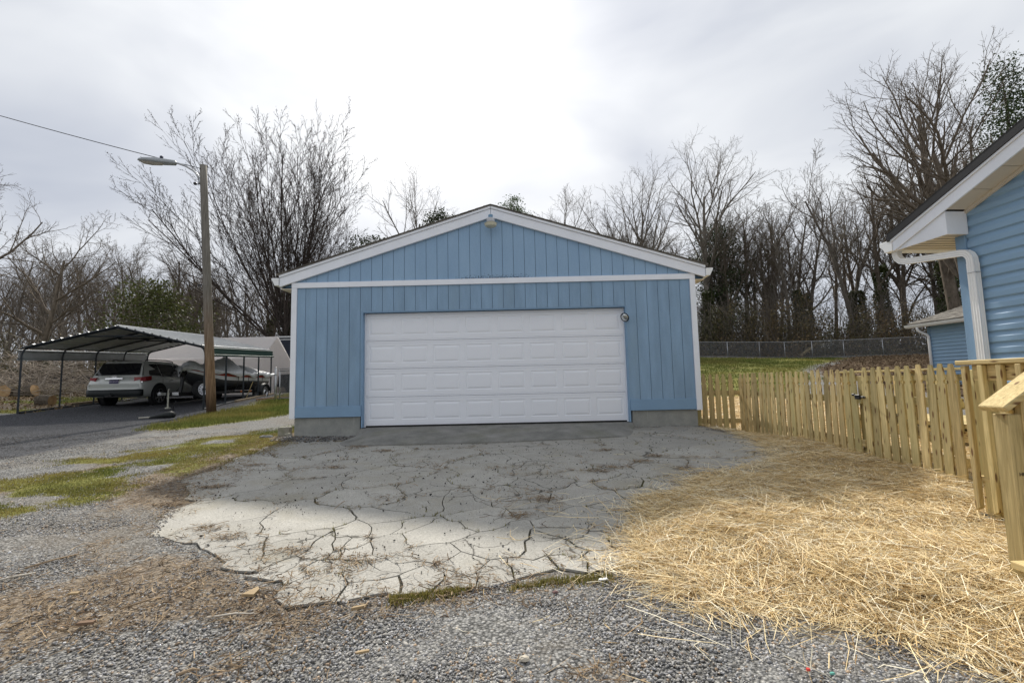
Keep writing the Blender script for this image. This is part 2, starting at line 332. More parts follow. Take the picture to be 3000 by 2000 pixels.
def masks(x, y):
    n = fbm(x*1.1, y*1.1, 4)-.5; n2 = fbm(x*4.3+9, y*4.3, 3)-.5
    S = lambda P, w, a=.5, b=.2: np.clip(.5+(sdf(P, x, y)+n*a*2+n2*b*2)/(2*w), 0, 1)
    d = {}
    d['dark'] = S(DARK, .35, .25, .1)
    verge = S(VERGE, .3, .35, .15); moss = S(MOSS, .3, .55, .3)*np.clip(.35+(fbm(x*2.1+5, y*2.1+3, 4)-.42)*6, 0, 1)
    yard = S(LEFTYARD, .4)*np.clip(.3+(fbm(x*.9+40, y*.9, 4)-.46)*5, 0, 1); lawn = S(LAWN, .6, .5, .2)
    d['moss'] = moss; d['verge'] = np.maximum(verge, 0); d['lawn'] = lawn; d['yard'] = yard
    d['grass'] = np.maximum.reduce([verge, moss, lawn, yard])
    lit = np.maximum.reduce([S(LITTER1, .22, .25, .2), S(LITTER2, .14, .2, .16)*.72, S(LITTER3, .3, .6, .3)*.3])
    bl = np.clip((fbm(x*1.7+70, y*1.7+20, 4)-.64)*8, 0, 1)*(y < -2)*(x < 4.5)*.5
    yardl = S(LEFTYARD, .4)*.9
    far = np.clip((y-31-.10*np.abs(x-20))/3, 0, 1)*(x > 3)+np.clip((y-17)/4, 0, 1)*(x < -3)
    d['litter'] = np.clip(np.maximum.reduce([lit, bl, yardl*(1-yard), np.clip(far, 0, 1)]), 0, 1)
    d['straw'] = np.maximum(S(STRAW, .12, .12, .1), np.maximum(S(BACKSTRAW, .5, .3, .2)*.85, S(BARE, .2, .2, .1)))
    d['mulch'] = np.maximum(S(MULCH, .5, .5, .3), 0)
    d['track'] = S(TRACK, .3, .2, .15)
    return d
def axis(lo, hi, step, ends, g=1.13):
    a = list(np.arange(lo, hi+1e-6, step)); s = step
    while a[-1] < ends[1]: s *= g; a.append(a[-1]+s)
    s = step
    while a[0] > ends[0]: s *= g; a.insert(0, a[0]-s)
    return np.array(a)
gx = axis(-8, 9.6, .085, (-140, 150)); gy = axis(-7.4, 4, .085, (-60, 170), 1.08)
GX, GY = np.meshgrid(gx, gy); shp = GX.shape; px_, py_ = GX.ravel(), GY.ravel()
gz = hgt(px_, py_)
ins = sdf(CONC, px_, py_)
gz_ = gz+(fbm(px_*2.6, py_*2.6, 3)-.5)*.03*np.clip(1-ins*0, 0, 1)*(ins < 0)
gz_ = gz_-.012*np.clip((ins+.12)/.1, 0, 1)-.04*np.clip((ins-.16)/.12, 0, 1)
gar = (px_ > .15) & (px_ < 7.3) & (py_ > .1) & (py_ < 7.2); gz_[gar] -= .25
mk = masks(px_, py_)
idx = np.arange(len(px_)).reshape(shp)
F = np.stack([idx[:-1, :-1], idx[:-1, 1:], idx[1:, 1:], idx[1:, :-1]], -1).reshape(-1, 4)
t = NT('ground_mix')
A1 = t.n('ShaderNodeAttribute', attribute_name='m1'); A2 = t.n('ShaderNodeAttribute', attribute_name='m2')
s1 = t.n('ShaderNodeSeparateColor'); s2 = t.n('ShaderNodeSeparateColor'); t.l(A1.outputs['Color'], s1.inputs[0]); t.l(A2.outputs['Color'], s2.inputs[0])
v = t.coord()
def stones(scale, lo, hi):
    vo = t.n('ShaderNodeTexVoronoi'); vo.inputs['Scale'].default_value = scale; t.l(v, vo.inputs['Vector'])
    sc = t.n('ShaderNodeSeparateColor'); t.l(vo.outputs['Color'], sc.inputs[0])
    c = t.ramp(sc.outputs[0], [(0., lo), (.55, tuple((a+b)/2 for a, b in zip(lo, hi))), (1., hi)])
    e = t.ramp(vo.outputs['Distance'], [(.25, 1.), (.75, .28)])
    return t.mix(1., c, e, 'MULTIPLY'), vo.outputs['Distance']
g1, d1 = stones(70, (.15, .15, .147), (.44, .43, .405))
g2, d2 = stones(46, (.05, .051, .057), (.165, .168, .18))
big = t.noise(v, .9, 5); fine = t.noise(v, 38, 4, .65); mid = t.noise(v, 7, 4)
g1 = t.mix(t.ramp(big, [(.45, 0.), (.7, .5)]), g1, (.17, .135, .095))
g1 = t.mix(t.ramp(mid, [(.55, 0.), (.75, .4)]), g1, (.12, .10, .075))
def brk(m, lo=.35, hi=.65): return t.ramp(t.math('ADD', m, t.math('MULTIPLY', t.math('SUBTRACT', fine, .5), .9)), [(lo, 0.), (hi, 1.)])
col = t.mix(brk(s1.outputs[2], .4, .6), g1, g2)
lit = t.ramp(fine, [(.3, (.08, .055, .036)), (.5, (.22, .165, .11)), (.72, (.38, .31, .22))])
col = t.mix(t.math('MULTIPLY', brk(s1.outputs[1]), .7), col, lit)
mul = t.ramp(fine, [(.3, (.035, .022, .013)), (.55, (.10, .065, .04)), (.75, (.2, .14, .09))]); col = t.mix(brk(s2.outputs[1]), col, mul)
gr = t.ramp(fine, [(.3, (.055, .06, .016)), (.5, (.14, .15, .035)), (.72, (.27, .25, .08))])
gr = t.mix(t.ramp(big, [(.4, 0.), (.65, .8)]), gr, t.ramp(fine, [(.3, (.07, .075, .012)), (.7, (.27, .23, .045))]))
col = t.mix(brk(s1.outputs[0]), col, gr)
st = t.ramp(fine, [(.28, (.16, .10, .04)), (.45, (.44, .31, .14)), (.7, (.64, .49, .27))]); col = t.mix(brk(s2.outputs[0]), col, st)
t.bump(t.math('ADD', t.math('MULTIPLY', d1, -.6), fine), .8, .012)
t.set(col, .92, spec=.12)
m1 = np.stack([mk['grass'], mk['litter'], mk['dark']], 1); m2 = np.stack([mk['straw'], mk['mulch'], mk['track']], 1)
ground = npmesh('ground', np.stack([px_, py_, gz_], 1), F, t.m, attrs={'m1': m1, 'm2': m2}, smooth=True); ground['kind'] = 'structure'
# ---- cracked concrete driveway: crack bed, and every piece on its own
SEEDS = [(1.93, -4.89), (2.39, -4.59), (1.64, -4.4), (2.98, -4.54), (3.12, -4.37), (2.52, -5.15), (2.72, -5.16), (2.87, -5.11), (2.94, -4.85), (3.09, -4.77), (3.31, -4.76), (3.78, -4.7), (3.05, -5.16), (3.29, -5.1), (3.54, -4.88), (3.98, -5.1), (3.6, -5.34), (3.42, -5.36), (3.76, -5.45), (2.15, -5.29), (2.43, -5.45), (2.61, -5.42), (2.94, -5.49), (3.25, -5.55), (3.36, -5.44), (2.65, -5.64), (2.44, -5.59), (3.01, -5.77), (3.3, -5.76), (3.51, -5.71), (3.7, -5.69), (3.98, -5.58), (4.2, -5.56), (1.02, -3.16), (1.96, -3.69), (1.77, -2.63), (2.74, -3.99), (2.62, -3.34), (3.02, -2.2), (3.33, -4.27), (3.59, -4.3), (3.84, -3.94), (4.17, -4.37), (4.15, -4.01), (3.74, -3.43), (3.94, -2.6), (4.31, -2.98), (3.23, -3.6), (1.1, -1.2), (.45, -2.3), (4.4, -3.65), (4.62, -3.9), (4.83, -3.37), (5.16, -2.52), (5.12, -3.64), (5.31, -3.94), (5.03, -4.51), (5.74, -3.05), (5.93, -3.37), (5.59, -1.6), (6.31, -1.54), (6.65, -2.07), (6.57, -2.91), (4.67, -2.62), (4.3, -1.8), (4.62, -4.72), (4.62, -5.05), (4.83, -5.02), (4.88, -1.5), (7.39, -1.66), (7.06, -2.71), (5.63, -3.75), (4.38, -5.52), (4.58, -5.55), (4.35, -5.3), (2.9, -.9), (7.2, -.7), (5.5, -4.7), (5.9, -4.2), (.6, -.6), (1.9, -1.7)]
def clip_half(P, nx, ny, c):
    o = []; n = len(P)
    for i in range(n):
        a, b = P[i], P[(i+1) % n]; da = a[0]*nx+a[1]*ny-c; db = b[0]*nx+b[1]*ny-c
        if da <= 0: o.append(a)
        if (da < 0 < db) or (db < 0 < da):
            k = da/(da-db); o.append((a[0]+(b[0]-a[0])*k, a[1]+(b[1]-a[1])*k))
    return o
def wob(x, y):
    f = lambda sx, sy, k: vnoise(np.array([x*k+sx]), np.array([y*k+sy]))[0]-.5
    return x+f(3, 7, 2.3)*.20+f(13, 1, 6)*.15+f(3, 41, 17)*.05, y+f(51, 9, 2.3)*.20+f(5, 77, 6)*.15+f(9, 4, 17)*.05
t = NT('cracked_concrete'); v = t.coord()
big = t.noise(v, .8, 6, .6); mid = t.noise(v, 4.5, 5, .6); fine = t.noise(v, 75, 4, .7); spk = t.noise(v, 230, 2)
col = t.ramp(mid, [(.25, (.40, .385, .345)), (.75, (.535, .515, .465))])
col = t.mix(t.ramp(big, [(.48, 0.), (.75, .5)]), col, (.33, .315, .28))
col = t.mix(t.ramp(t.noise(v, 2.1, 5), [(.52, 0.), (.72, .5)]), col, (.38, .34, .24))
col = t.mix(t.ramp(fine, [(.3, .0), (.72, .75)]), col, (.19, .18, .16))
col = t.mix(t.ramp(spk, [(.62, 0.), (.70, .75)]), col, (.09, .085, .08))
dn = t.n('ShaderNodeTexNoise'); dn.inputs['Scale'].default_value = 2.2; dn.inputs['Detail'].default_value = 5; t.l(v, dn.inputs['Vector'])
dv = t.n('ShaderNodeVectorMath', operation='MULTIPLY_ADD'); dv.inputs[1].default_value = (.55, .55, .0); t.l(dn.outputs['Color'], dv.inputs[0]); t.l(v, dv.inputs[2])
ve = t.n('ShaderNodeTexVoronoi', feature='DISTANCE_TO_EDGE'); ve.inputs['Scale'].default_value = 2.1; t.l(dv.outputs[0], ve.inputs['Vector'])
col = t.mix(t.math('MULTIPLY', t.ramp(ve.outputs['Distance'], [(.006, .85), (.016, 0.)]), t.ramp(t.noise(v, 1.3, 2), [(.46, 0.), (.54, 1.)])), col, (.06, .055, .045))
oi = t.n('ShaderNodeObjectInfo'); col = t.mix(1., col, t.ramp(oi.outputs['Random'], [(0, .9), (1, 1.08)]), 'MULTIPLY')
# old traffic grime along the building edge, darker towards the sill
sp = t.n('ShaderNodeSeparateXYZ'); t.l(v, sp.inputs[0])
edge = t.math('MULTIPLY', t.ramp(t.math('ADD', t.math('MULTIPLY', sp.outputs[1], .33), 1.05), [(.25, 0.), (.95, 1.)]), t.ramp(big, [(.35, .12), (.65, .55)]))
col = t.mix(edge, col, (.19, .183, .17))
t.bump(t.math('ADD', fine, t.math('MULTIPLY', mid, 2.)), .45, .008)
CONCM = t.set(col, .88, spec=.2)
FILL = plain('crack_fill', (.055, .047, .03), .95, .35, 9, .6, tint=(.10, .11, .025))
ins_c = [(x, y) for x, y in CONC]
bed = MB(); pieces = []; CRACKS = []
for i, (sx, sy) in enumerate(SEEDS):
    P = list(ins_c)
    for j, (tx, ty) in enumerate(SEEDS):
        if i != j and P:
            nx, ny = tx-sx, ty-sy; P = clip_half(P, nx, ny, (nx*(sx+tx)+ny*(sy+ty))/2)
    if len(P) < 3: continue
    Q = []
    for a in range(len(P)):
        x0, y0 = P[a]; x1, y1 = P[(a+1) % len(P)]; L = math.hypot(x1-x0, y1-y0); k = max(1, int(L/.075))
        if L < .01: continue
        for q in range(k): Q.append(wob(x0+(x1-x0)*q/k, y0+(y1-y0)*q/k))
    n = len(Q)
    if n < 4: continue
    ar = sum(Q[a][0]*Q[(a+1) % n][1]-Q[(a+1) % n][0]*Q[a][1] for a in range(n))/2
    if abs(ar) < .012: continue
    if ar < 0: Q = Q[::-1]
    cx = sum(q[0] for q in Q)/n; cy = sum(q[1] for q in Q)/n
    I = []
    for a in range(n):
        x0, y0 = Q[a-1]; x1, y1 = Q[(a+1) % n]; tx, ty = x1-x0, y1-y0; L = math.hypot(tx, ty)+1e-9
        n_ = float(fbm(np.array([Q[a][0]*2.6+7]), np.array([Q[a][1]*2.6]), 2)[0]); w = (.0042+.016*max(0, n_-.45)) if Q[a][1] < -3.3 else (.0028+.012*max(0, n_-.45))
        I.append((Q[a][0]-ty/L*w, Q[a][1]+tx/L*w)); CRACKS.append((Q[a][0], Q[a][1]))
    hq = hgt(np.array([q[0] for q in Q]+[cx]), np.array([q[1] for q in Q]+[cy]))
    bed.add([(Q[a][0], Q[a][1], hq[a]-.011) for a in range(n)]+[(cx, cy, hq[n]-.011)], [(a, (a+1) % n, n) for a in range(n)])
    hi = hgt(np.array([q[0] for q in I]+[cx]), np.array([q[1] for q in I]+[cy]))
    r_ = random.Random(i); ta, tb, tz = r_.uniform(-.003, .003), r_.uniform(-.003, .003), r_.uniform(-.001, .002)
    top = [(I[a][0], I[a][1], hi[a]+tz+ta*(I[a][0]-cx)+tb*(I[a][1]-cy)) for a in range(n)]
    m = MB(); m.add(top+[(cx, cy, hi[n]+tz)]+[(p[0], p[1], p[2]-.03) for p in top],
                    [(a, (a+1) % n, n) for a in range(n)]+[(n+1+a, n+1+(a+1) % n, (a+1) % n, a) for a in range(n)])
    pieces.append(m)
drive = bed.build('driveway', FILL); drive['kind'] = 'structure'
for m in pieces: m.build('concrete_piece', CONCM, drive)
# concrete ramp up to the door sill
t = NT('ramp_concrete'); v = t.coord(); a = t.noise(v, 3, 6, .65); b = t.noise(v, 90, 4, .7)
col = t.ramp(a, [(.25, (.10, .10, .09)), (.7, (.27, .262, .24))]); col = t.mix(t.ramp(t.noise(v, 1.6, 4), [(.5, 0.), (.7, .5)]), col, (.13, .13, .08))
col = t.mix(t.ramp(b, [(.4, 0.), (.8, .6)]), col, (.34, .335, .32)); t.bump(b, .5, .006); RAMPM = t.set(col, .9, spec=.15)
def rampL(v): return 1.36-.22*math.sin(math.pi*min(1, v*.9))-.02*v
def rampR(v): return 6.2-.25*v**2
m = MB(); nu, nv = 40, 9
m.smooth = True
fr = lambda u: -1.04-.06*math.sin(u*3.1)+.22*max(0, u-.55)/.45
vs = []
for j in range(nv+1):
    for i in range(nu+1):
        u, v_ = i/nu, j/nv; x = rampL(v_)+(rampR(v_)-rampL(v_))*u; y = .10+(fr(u)-.10)*v_
        eg = min(1, u*nu/2.5, (1-u)*nu/2.5); zt = -.008-(.008+.012)*0; zb = h1(x, y)
        k = v_**1.25; z = (zt*(1-k)+(zb+.02)*k); z = (zb-.01)*(1-eg)+z*eg if v_ > .12 else z
        vs.append((x, y, z))
m.add(vs, [(j*(nu+1)+i, j*(nu+1)+i+1, (j+1)*(nu+1)+i+1, (j+1)*(nu+1)+i) for j in range(nv) for i in range(nu)])
m.add([vs[nv*(nu+1)+i] for i in range(nu+1)]+[(vs[nv*(nu+1)+i][0], vs[nv*(nu+1)+i][1]-.012, vs[nv*(nu+1)+i][2]-.05) for i in range(nu+1)], [(i, i+1, nu+2+i, nu+1+i) for i in range(nu)])
ramp = m.build('concrete_ramp', RAMPM); ramp['kind'] = 'structure'
# ---------------------------------------------------------------- garage
GL = 7.2                                              # depth of the building
garage = thing('garage', 'blue two car garage with white trim and a wide white panelled door', 'garage', (0, 0, 0))
t = NT('foundation_block'); v = t.coord(); a = t.noise(v, 5, 6, .65); b = t.noise(v, 110, 3)
col = t.ramp(a, [(.3, (.25, .26, .245)), (.7, (.37, .37, .345))]); col = t.mix(t.ramp(b, [(.45, 0.), (.8, .35)]), col, (.15, .15, .14))
st = t.n('ShaderNodeMapping'); st.inputs['Scale'].default_value = (16, 1, .8); t.l(v, st.inputs[0])
col = t.mix(t.ramp(t.noise(st.outputs[0], 1., 2), [(.66, 0.), (.74, .45)]), col, (.6, .6, .58)); t.bump(b, .35, .004); FOUND = t.set(col, .9)
m = MB(); m.box((.07, .03, -.40), (1.27, GL-.05, .205)); m.build('foundation', FOUND, garage, .008)
m = MB(); m.box((6.2, .03, -.40), (7.38, GL-.05, .205)); m.build('foundation', FOUND, garage, .008)
m = MB(); m.box((1.27, .12, -.4), (6.2, GL-.2, -.003)); m.build('floor_slab', RAMPM, garage)
OX0, OX1, OZ = 1.2966, 6.1676, 2.119
SL = .3115; RZ = 3.825                                 # rake slope and underside of fascia at the ridge (x = RX)
RX = 3.71
def under(x): return RZ-SL*abs(x-RX)
# sheathing behind the boards
m = MB(); m.box((.06, .012, .2), (OX0, .10, 2.6)); m.box((OX1, .012, .2), (7.39, .10, 2.6)); m.box((OX0, .012, OZ), (OX1, .10, 2.6))
m.prism([(-.2, .012, 2.6), (7.62, .012, 2.6), (RX, .012, RZ+.05)], (0, .08, 0))
m.box((.02, .10, .2), (.10, GL, 2.62)); m.box((7.35, .10, .2), (7.43, GL, 2.62)); m.box((.02, GL-.08, .2), (7.43, GL, 2.62))
m.prism([(-.2, GL-.08, 2.62), (7.62, GL-.08, 2.62), (RX, GL-.08, RZ+.05)], (0, .08, 0))
SHEATH = plain('groove_blue', (.10, .165, .235), .85, .15, 6, .1)
m.build('sheathing', SHEATH, garage)
m = MB(); m.box((OX0-.001, .0, .0), (OX0+.022, .16, OZ)); m.box((OX1-.022, 0., .0), (OX1+.001, .16, OZ)); m.box((OX0+.022, 0, OZ-.022), (OX1-.022, .16, OZ+.001)); m.build('door_jamb', BLUE2, garage)
G = .0035
xs = [.052+.2032*k for k in range(-2, 39)]
# lower boards
for k in range(len(xs)-1):
    a, b = max(xs[k], .1)+G, min(xs[k+1], 7.35)-G
    if b-a < .02: continue
    j = rnd.uniform(0, .0015)
    cuts = [(a, b, .40)]
    if a < OX0 < b: cuts = [(a, OX0, .40), (OX0, b, OZ)]
    elif a < OX1 < b: cuts = [(a, OX1, OZ), (OX1, b, .40)]
    elif OX0 <= a and b <= OX1: cuts = [(a, b, OZ)]
    for (p, q, z0) in cuts:
        if q-p < .012: continue
        m = MB(); m.box((p, -.002-j, z0), (q, .011, 2.58)); m.build('siding_board', BLUE, garage)
# gable boards with flaking paint low in the middle
t = NT('blue_gable'); v = t.coord((1, 1, .35)); a = t.noise(v, 2.2, 5); b = t.noise(v, 70, 3); w = t.coord()
col = t.ramp(a, [(.3, (.26, .395, .56)), (.7, (.31, .455, .62))]); col = t.mix(t.ramp(b, [(.35, 0.), (.75, .1)]), col, (.1, .16, .23))
sp = t.n('ShaderNodeSeparateXYZ'); t.l(w, sp.inputs[0])
low = t.ramp(sp.outputs[2], [(.0, 0.), (1., 1.)])
zz = t.math('MULTIPLY', t.math('SUBTRACT', 2.82, sp.outputs[2]), 7.)
xx = t.math('SUBTRACT', 1.0, t.math('MULTIPLY', t.math('ABSOLUTE', t.math('SUBTRACT', sp.outputs[0], 3.75)), 1.0))
pm = t.math('MULTIPLY', t.ramp(zz, [(0, 0.), (1, 1.)]), t.ramp(xx, [(0, 0.), (.5, 1.)]))
pk = t.ramp(t.math('ADD', t.math('MULTIPLY', pm, .25), t.noise(w, 38, 5, .75)), [(.69, 0.), (.72, .8)])
col = t.mix(pk, col, (.05, .065, .085)); col = t.mix(t.ramp(t.noise(w, 120, 2), [(.70, 0.), (.74, .55)]), col, (.06, .08, .1))
t.bump(b, .55, .006); BLUEG = t.set(col, .72, spec=.3)
for k in range(len(xs)-1):
    a, b = max(xs[k], -.2)+G, min(xs[k+1], 7.62)-G
    if b-a < .03 or max(under(a), under(b)) < 2.70: continue
    pts = [(a, 2.68), (b, 2.68), (b, max(2.681, under(b)+.03))]+([(RX, under(RX)+.03)] if a < RX < b else [])+[(a, max(2.681, under(a)+.03))]
    j = rnd.uniform(0, .0015)
    m = MB(); m.prism([(x, -.002-j, z) for x, z in pts], (0, .013, 0)); m.build('gable_board', BLUEG, garage)
m = MB(); m.box((.1, -.022, .205), (OX0, -.004, .40)); m.build('skirt_board', BLUE2, garage, .003)
m = MB(); m.box((OX1, -.022, .205), (7.35, -.004, .40)); m.build('skirt_board', BLUE2, garage, .003)
for x0, x1 in ((0, .1), (7.35, 7.45)):
    m = MB(); m.box((x0, -.028, .19), (x1, .10, 2.579)); m.build('corner_trim', WHITE, garage, .003)
m = MB(); m.box((0, -.03, 2.58), (7.45, -.003, 2.68)); m.build('band_trim', WHITE, garage, .003)
# rake boards, roof, gutters
EX = 3.92
for s in (-1, 1):
    xe = RX+s*EX
    def P(x, z, y): return (x, y, z)
    g = .0025*s
    m = MB(); m.prism([(RX+g, -.062, RZ), (xe, -.062, RZ-SL*EX), (xe, -.062, RZ-SL*EX+.165), (RX+g, -.062, RZ+.165)], (0, .05, 0)); m.build('rake_board', WHITE, garage, .003)
    m = MB(); m.prism([(RX+g, -.085, RZ+.168), (xe, -.085, RZ-SL*EX+.168), (xe, -.085, RZ-SL*EX+.215), (RX+g, -.085, RZ+.215)], (0, .07, 0)); m.build('drip_trim', WHITE, garage, .003)
    # eave soffit and closing fascia
    ze = RZ-SL*EX
    m = MB(); xa, xb = sorted((xe-s*.005, (0 if s < 0 else 7.45))); m.box((xa, -.01, 2.566), (xb, GL+.05, 2.578)); m.build('soffit', SHADEV, garage)
    m = MB(); xa, xb = sorted((xe, xe-s*.02)); m.box((xa, -.011, ze), (xb, GL+.06, ze+.16)); m.build('eave_fascia', WHITE, garage)
    m = MB(); xa, xb = sorted((xe+s*.004, xe+s*.13)); z0, z1 = ze+.02, ze+.16
    m.prism([(xe+s*.004, -.09, z0), (xe+s*.075, -.09, z0), (xe+s*.10, -.09, z0+.05), (xe+s*.135, -.09, z1-.02), (xe+s*.135, -.09, z1), (xe+s*.004, -.09, z1)], (0, GL+.15, 0)); m.build('gutter', GUTTER, garage, .004)
SHING = NT('asphalt_shingle'); t = SHING; v = t.coord(); a = t.noise(v, 4, 4); b = t.noise(v, 160, 3)
col = t.ramp(a, [(.3, (.16, .145, .125)), (.7, (.26, .24, .21))]); vo = t.n('ShaderNodeTexVoronoi'); vo.inputs['Scale'].default_value = 5; t.l(v, vo.inputs['Vector']); sc_ = t.n('ShaderNodeSeparateColor'); t.l(vo.outputs['Color'], sc_.inputs[0])
col = t.mix(1., col, t.ramp(sc_.outputs[0], [(0, .7), (1, 1.15)]), 'MULTIPLY'); col = t.mix(t.ramp(b, [(.4, 0.), (.7, .5)]), col, (.08, .075, .07)); t.bump(b, .5, .004); SHINGLE = t.set(col, .9)
roof = MB(); base = [];
for s in (-1, 1):
    xe = RX+s*(EX+.03)
    roof.prism([(RX, -.10, RZ+.217), (xe, -.10, RZ-SL*(EX+.03)+.217), (xe, -.10, RZ-SL*(EX+.03)+.232), (RX, -.10, RZ+.232)], (0, GL+.2, 0))
roof_o = roof.build('roof', SHINGLE, garage)
for s in (-1, 1):                                     # shingle courses, each lapping the one below
    k = 0; d = EX+.05
    cb = MB()
    while d > .1:
        x1 = RX+s*d; x0 = RX+s*max(0., d-.17)
        cb.prism([(x0, -.112, RZ-SL*abs(x0-RX)+.236), (x1, -.112, RZ-SL*abs(x1-RX)+.2345), (x1, -.112, RZ-SL*abs(x1-RX)+.245), (x0, -.112, RZ-SL*abs(x0-RX)+.2385)], (0, GL+.22, 0)); d -= .142
    o = cb.build('shingle_courses', SHINGLE, garage); o['kind'] = 'stuff'
# ---- the door: four sections with eight raised panels each
DY = .115; DX0, DX1 = OX0+.048, OX1-.048; SH = (OZ-.03-.02)/4; PW = (DX1-DX0)/8
m = MB(); m.box((OX0+.022, DY-.012, 0.0), (DX0-.002, DY+.05, OZ-.024)); m.box((DX1+.002, DY-.012, 0.), (OX1-.022, DY+.05, OZ-.024)); m.build('door_stop', WHITE, garage, .002)
m = MB(); m.box((DX0, DY+.002, .0), (DX1, DY+.03, .024)); m.build('bottom_seal', RUBBER, garage)
panel0 = None
for r in range(4):
    z0 = .024+r*SH; z1 = z0+SH-.002
    pz0, pz1 = z0+.105, z0+.105+.318
    m = MB()
    def strip(za, zb, y): m.add([(DX0, y, za), (DX1, y, za), (DX1, y, zb), (DX0, y, zb)], [(0, 1, 2, 3)])
    # moulded lines at the section joint, built as real steps
    prof = [(z0, 0.014), (z0+.004, 0.0), (z0+.020, 0.0), (z0+.022, .006), (z0+.027, .006), (z0+.03, 0), (pz0, 0)]
    prof2 = [(pz1, 0), (z1-.045, 0), (z1-.043, .006), (z1-.038, .006), (z1-.036, 0), (z1-.004, 0), (z1, .014)]
    for pr in (prof, prof2):
        for (za, ya), (zb, yb) in zip(pr, pr[1:]):
            m.add([(DX0, DY+ya, za), (DX1, DY+ya, za), (DX1, DY+yb, zb), (DX0, DY+yb, zb)], [(0, 1, 2, 3)])
    ph = []
    for c in range(8):
        xa = DX0+c*PW+(PW-.49)/2; ph.append((xa, xa+.49))
    edges = [DX0]+[e for p in ph for e in p]+[DX1]
    for q in range(0, len(edges), 2): m.add([(edges[q], DY, pz0), (edges[q+1], DY, pz0), (edges[q+1], DY, pz1), (edges[q], DY, pz1)], [(0, 1, 2, 3)])
    m.box((DX0, DY+.016, z0), (DX1, DY+.045, z1))
    sec = m.build('door_section', DOORW, garage, fix=False)
    for (xa, xb) in ph:
        if panel0 is None:
            q = MB(); w_, h_ = .49, .318
            R_ = [(0, 0), (.009, .006), (.020, .006), (.050, -.002)]
            rings = [[(i, y, i), (w_-i, y, i), (w_-i, y, h_-i), (i, y, h_-i)] for i, y in R_]
            q.loft(rings, cap=False); q.f.append([12, 13, 14, 15]); q.m.append(0); q.sm.append(False)
            panel0 = q.build('raised_panel', DOORW, None, fix=False); p = panel0
        else: p = panel0.copy(); COL.objects.link(p)
        p.parent = sec; p.location = (xa, DY, pz0)
# ---- barn light under the ridge and the round mirror at the jamb
lp = thing('barn_light', 'round barn light with a pale bowl under the ridge of the garage', 'lamp', (3.715, 0, 3.6))
cy = -.20
m = MB(); m.smooth = False; m.beam((3.715, -.065, 3.79), (3.715, -.20, 3.79), .05, .05); m.lathe((3.715, cy, 3.755), (0, 0, 1), [(.036, 0), (.042, .015), (.042, .06), (.034, .065)], 18); m.build('bracket', plain('lamp_blue', (.16, .29, .43), .5), lp)
m = MB(); m.lathe((3.715, cy, 3.69), (0, 0, 1), [(.066, -.012), (.073, .0), (.073, .05), (.06, .066), (.036, .068)], 24); m.lathe((3.715, cy, 3.66), (0, 0, 1), [(.06, 0), (.06, .014), (.072, .018), (.066, .022)], 24); m.build('housing', plain('lamp_grey', (.52, .53, .56), .45), lp)
m = MB(); m.lathe((3.715, cy, 3.59), (0, 0, 1), [(.07, 0), (.10, .016), (.114, .055), (.12, .063), (.09, .068)], 28); m.build('bowl', plain('lamp_bowl', (.6, .58, .45), .3), lp)
mi = thing('convex_mirror', 'small round convex mirror in a dark rim at the door jamb', 'mirror', (6.1, -.06, 1.88))
nrm_ = Vector((-.62, -.55, -.40)).normalized(); c0 = Vector((6.11, -.10, 1.885))
m = MB(); m.smooth = True; m.lathe(c0, nrm_, [(.001, .03), (.034, .026), (.062, .014), (.080, 0.), (.080, -.002)][::-1], 28); m.build('mirror_glass', plain('mirror', (.55, .57, .56), .08, .02, 3, 0, metal=1.), mi)
m = MB(); m.lathe(c0, nrm_, [(.080, -.004), (.086, -.004), (.087, .006), (.081, .008)], 28); m.build('rim', BLACK, mi)
m = MB(); m.lathe(c0-nrm_*.03, nrm_, [(.02, 0), (.078, .02), (.082, .026)], 24); m.beam(c0-nrm_*.03, (6.19, -.004, 1.87), .02, .02); m.build('bracket', ALU, mi)
# ---- bits at the left corner
BLK = plain('old_block', (.30, .285, .24), .9, .2, 12, .5, tint=(.2, .2, .12))
z = h1(-.12, .12)
o = MB(); o.cbox((-.16, .16, z+.05), (.10, .09, .115), (Vector((.98, .2, .03)), Vector((-.2, .98, 0)), Vector((0, .03, 1)))); tag(o.build('concrete_block', BLK, bevel=.012), 'old grey concrete block standing against the garage corner', 'block')
def rock(c, r, seed, mat, name='rock'):
    q = random.Random(seed); m = MB(); n = 9
    rings = []
    for zz, k in ((-.5, .6), (-.15, 1.), (.25, .95), (.55, .55)):
        rings.append([(c[0]+math.cos(2*math.pi*j/n)*r[0]*k*q.uniform(.82, 1.12), c[1]+math.sin(2*math.pi*j/n)*r[1]*k*q.uniform(.82, 1.12), c[2]+zz*r[2]*q.uniform(.9, 1.1)) for j in range(n)])
    m.loft(rings); return m.build(name, mat)
tag(rock((-.40, -.02, h1(-.4, 0)+.012), (.13, .05, .05), 3, plain('slate', (.22, .22, .22), .9, .2, 20, .4)), 'flat grey stone lying in the grass beside the concrete block', 'stone')
tag(rock((-.02, .0, h1(0, -.02)+.03), (.075, .05, .07), 5, BLK), 'small pale rock at the foot of the garage foundation', 'rock')
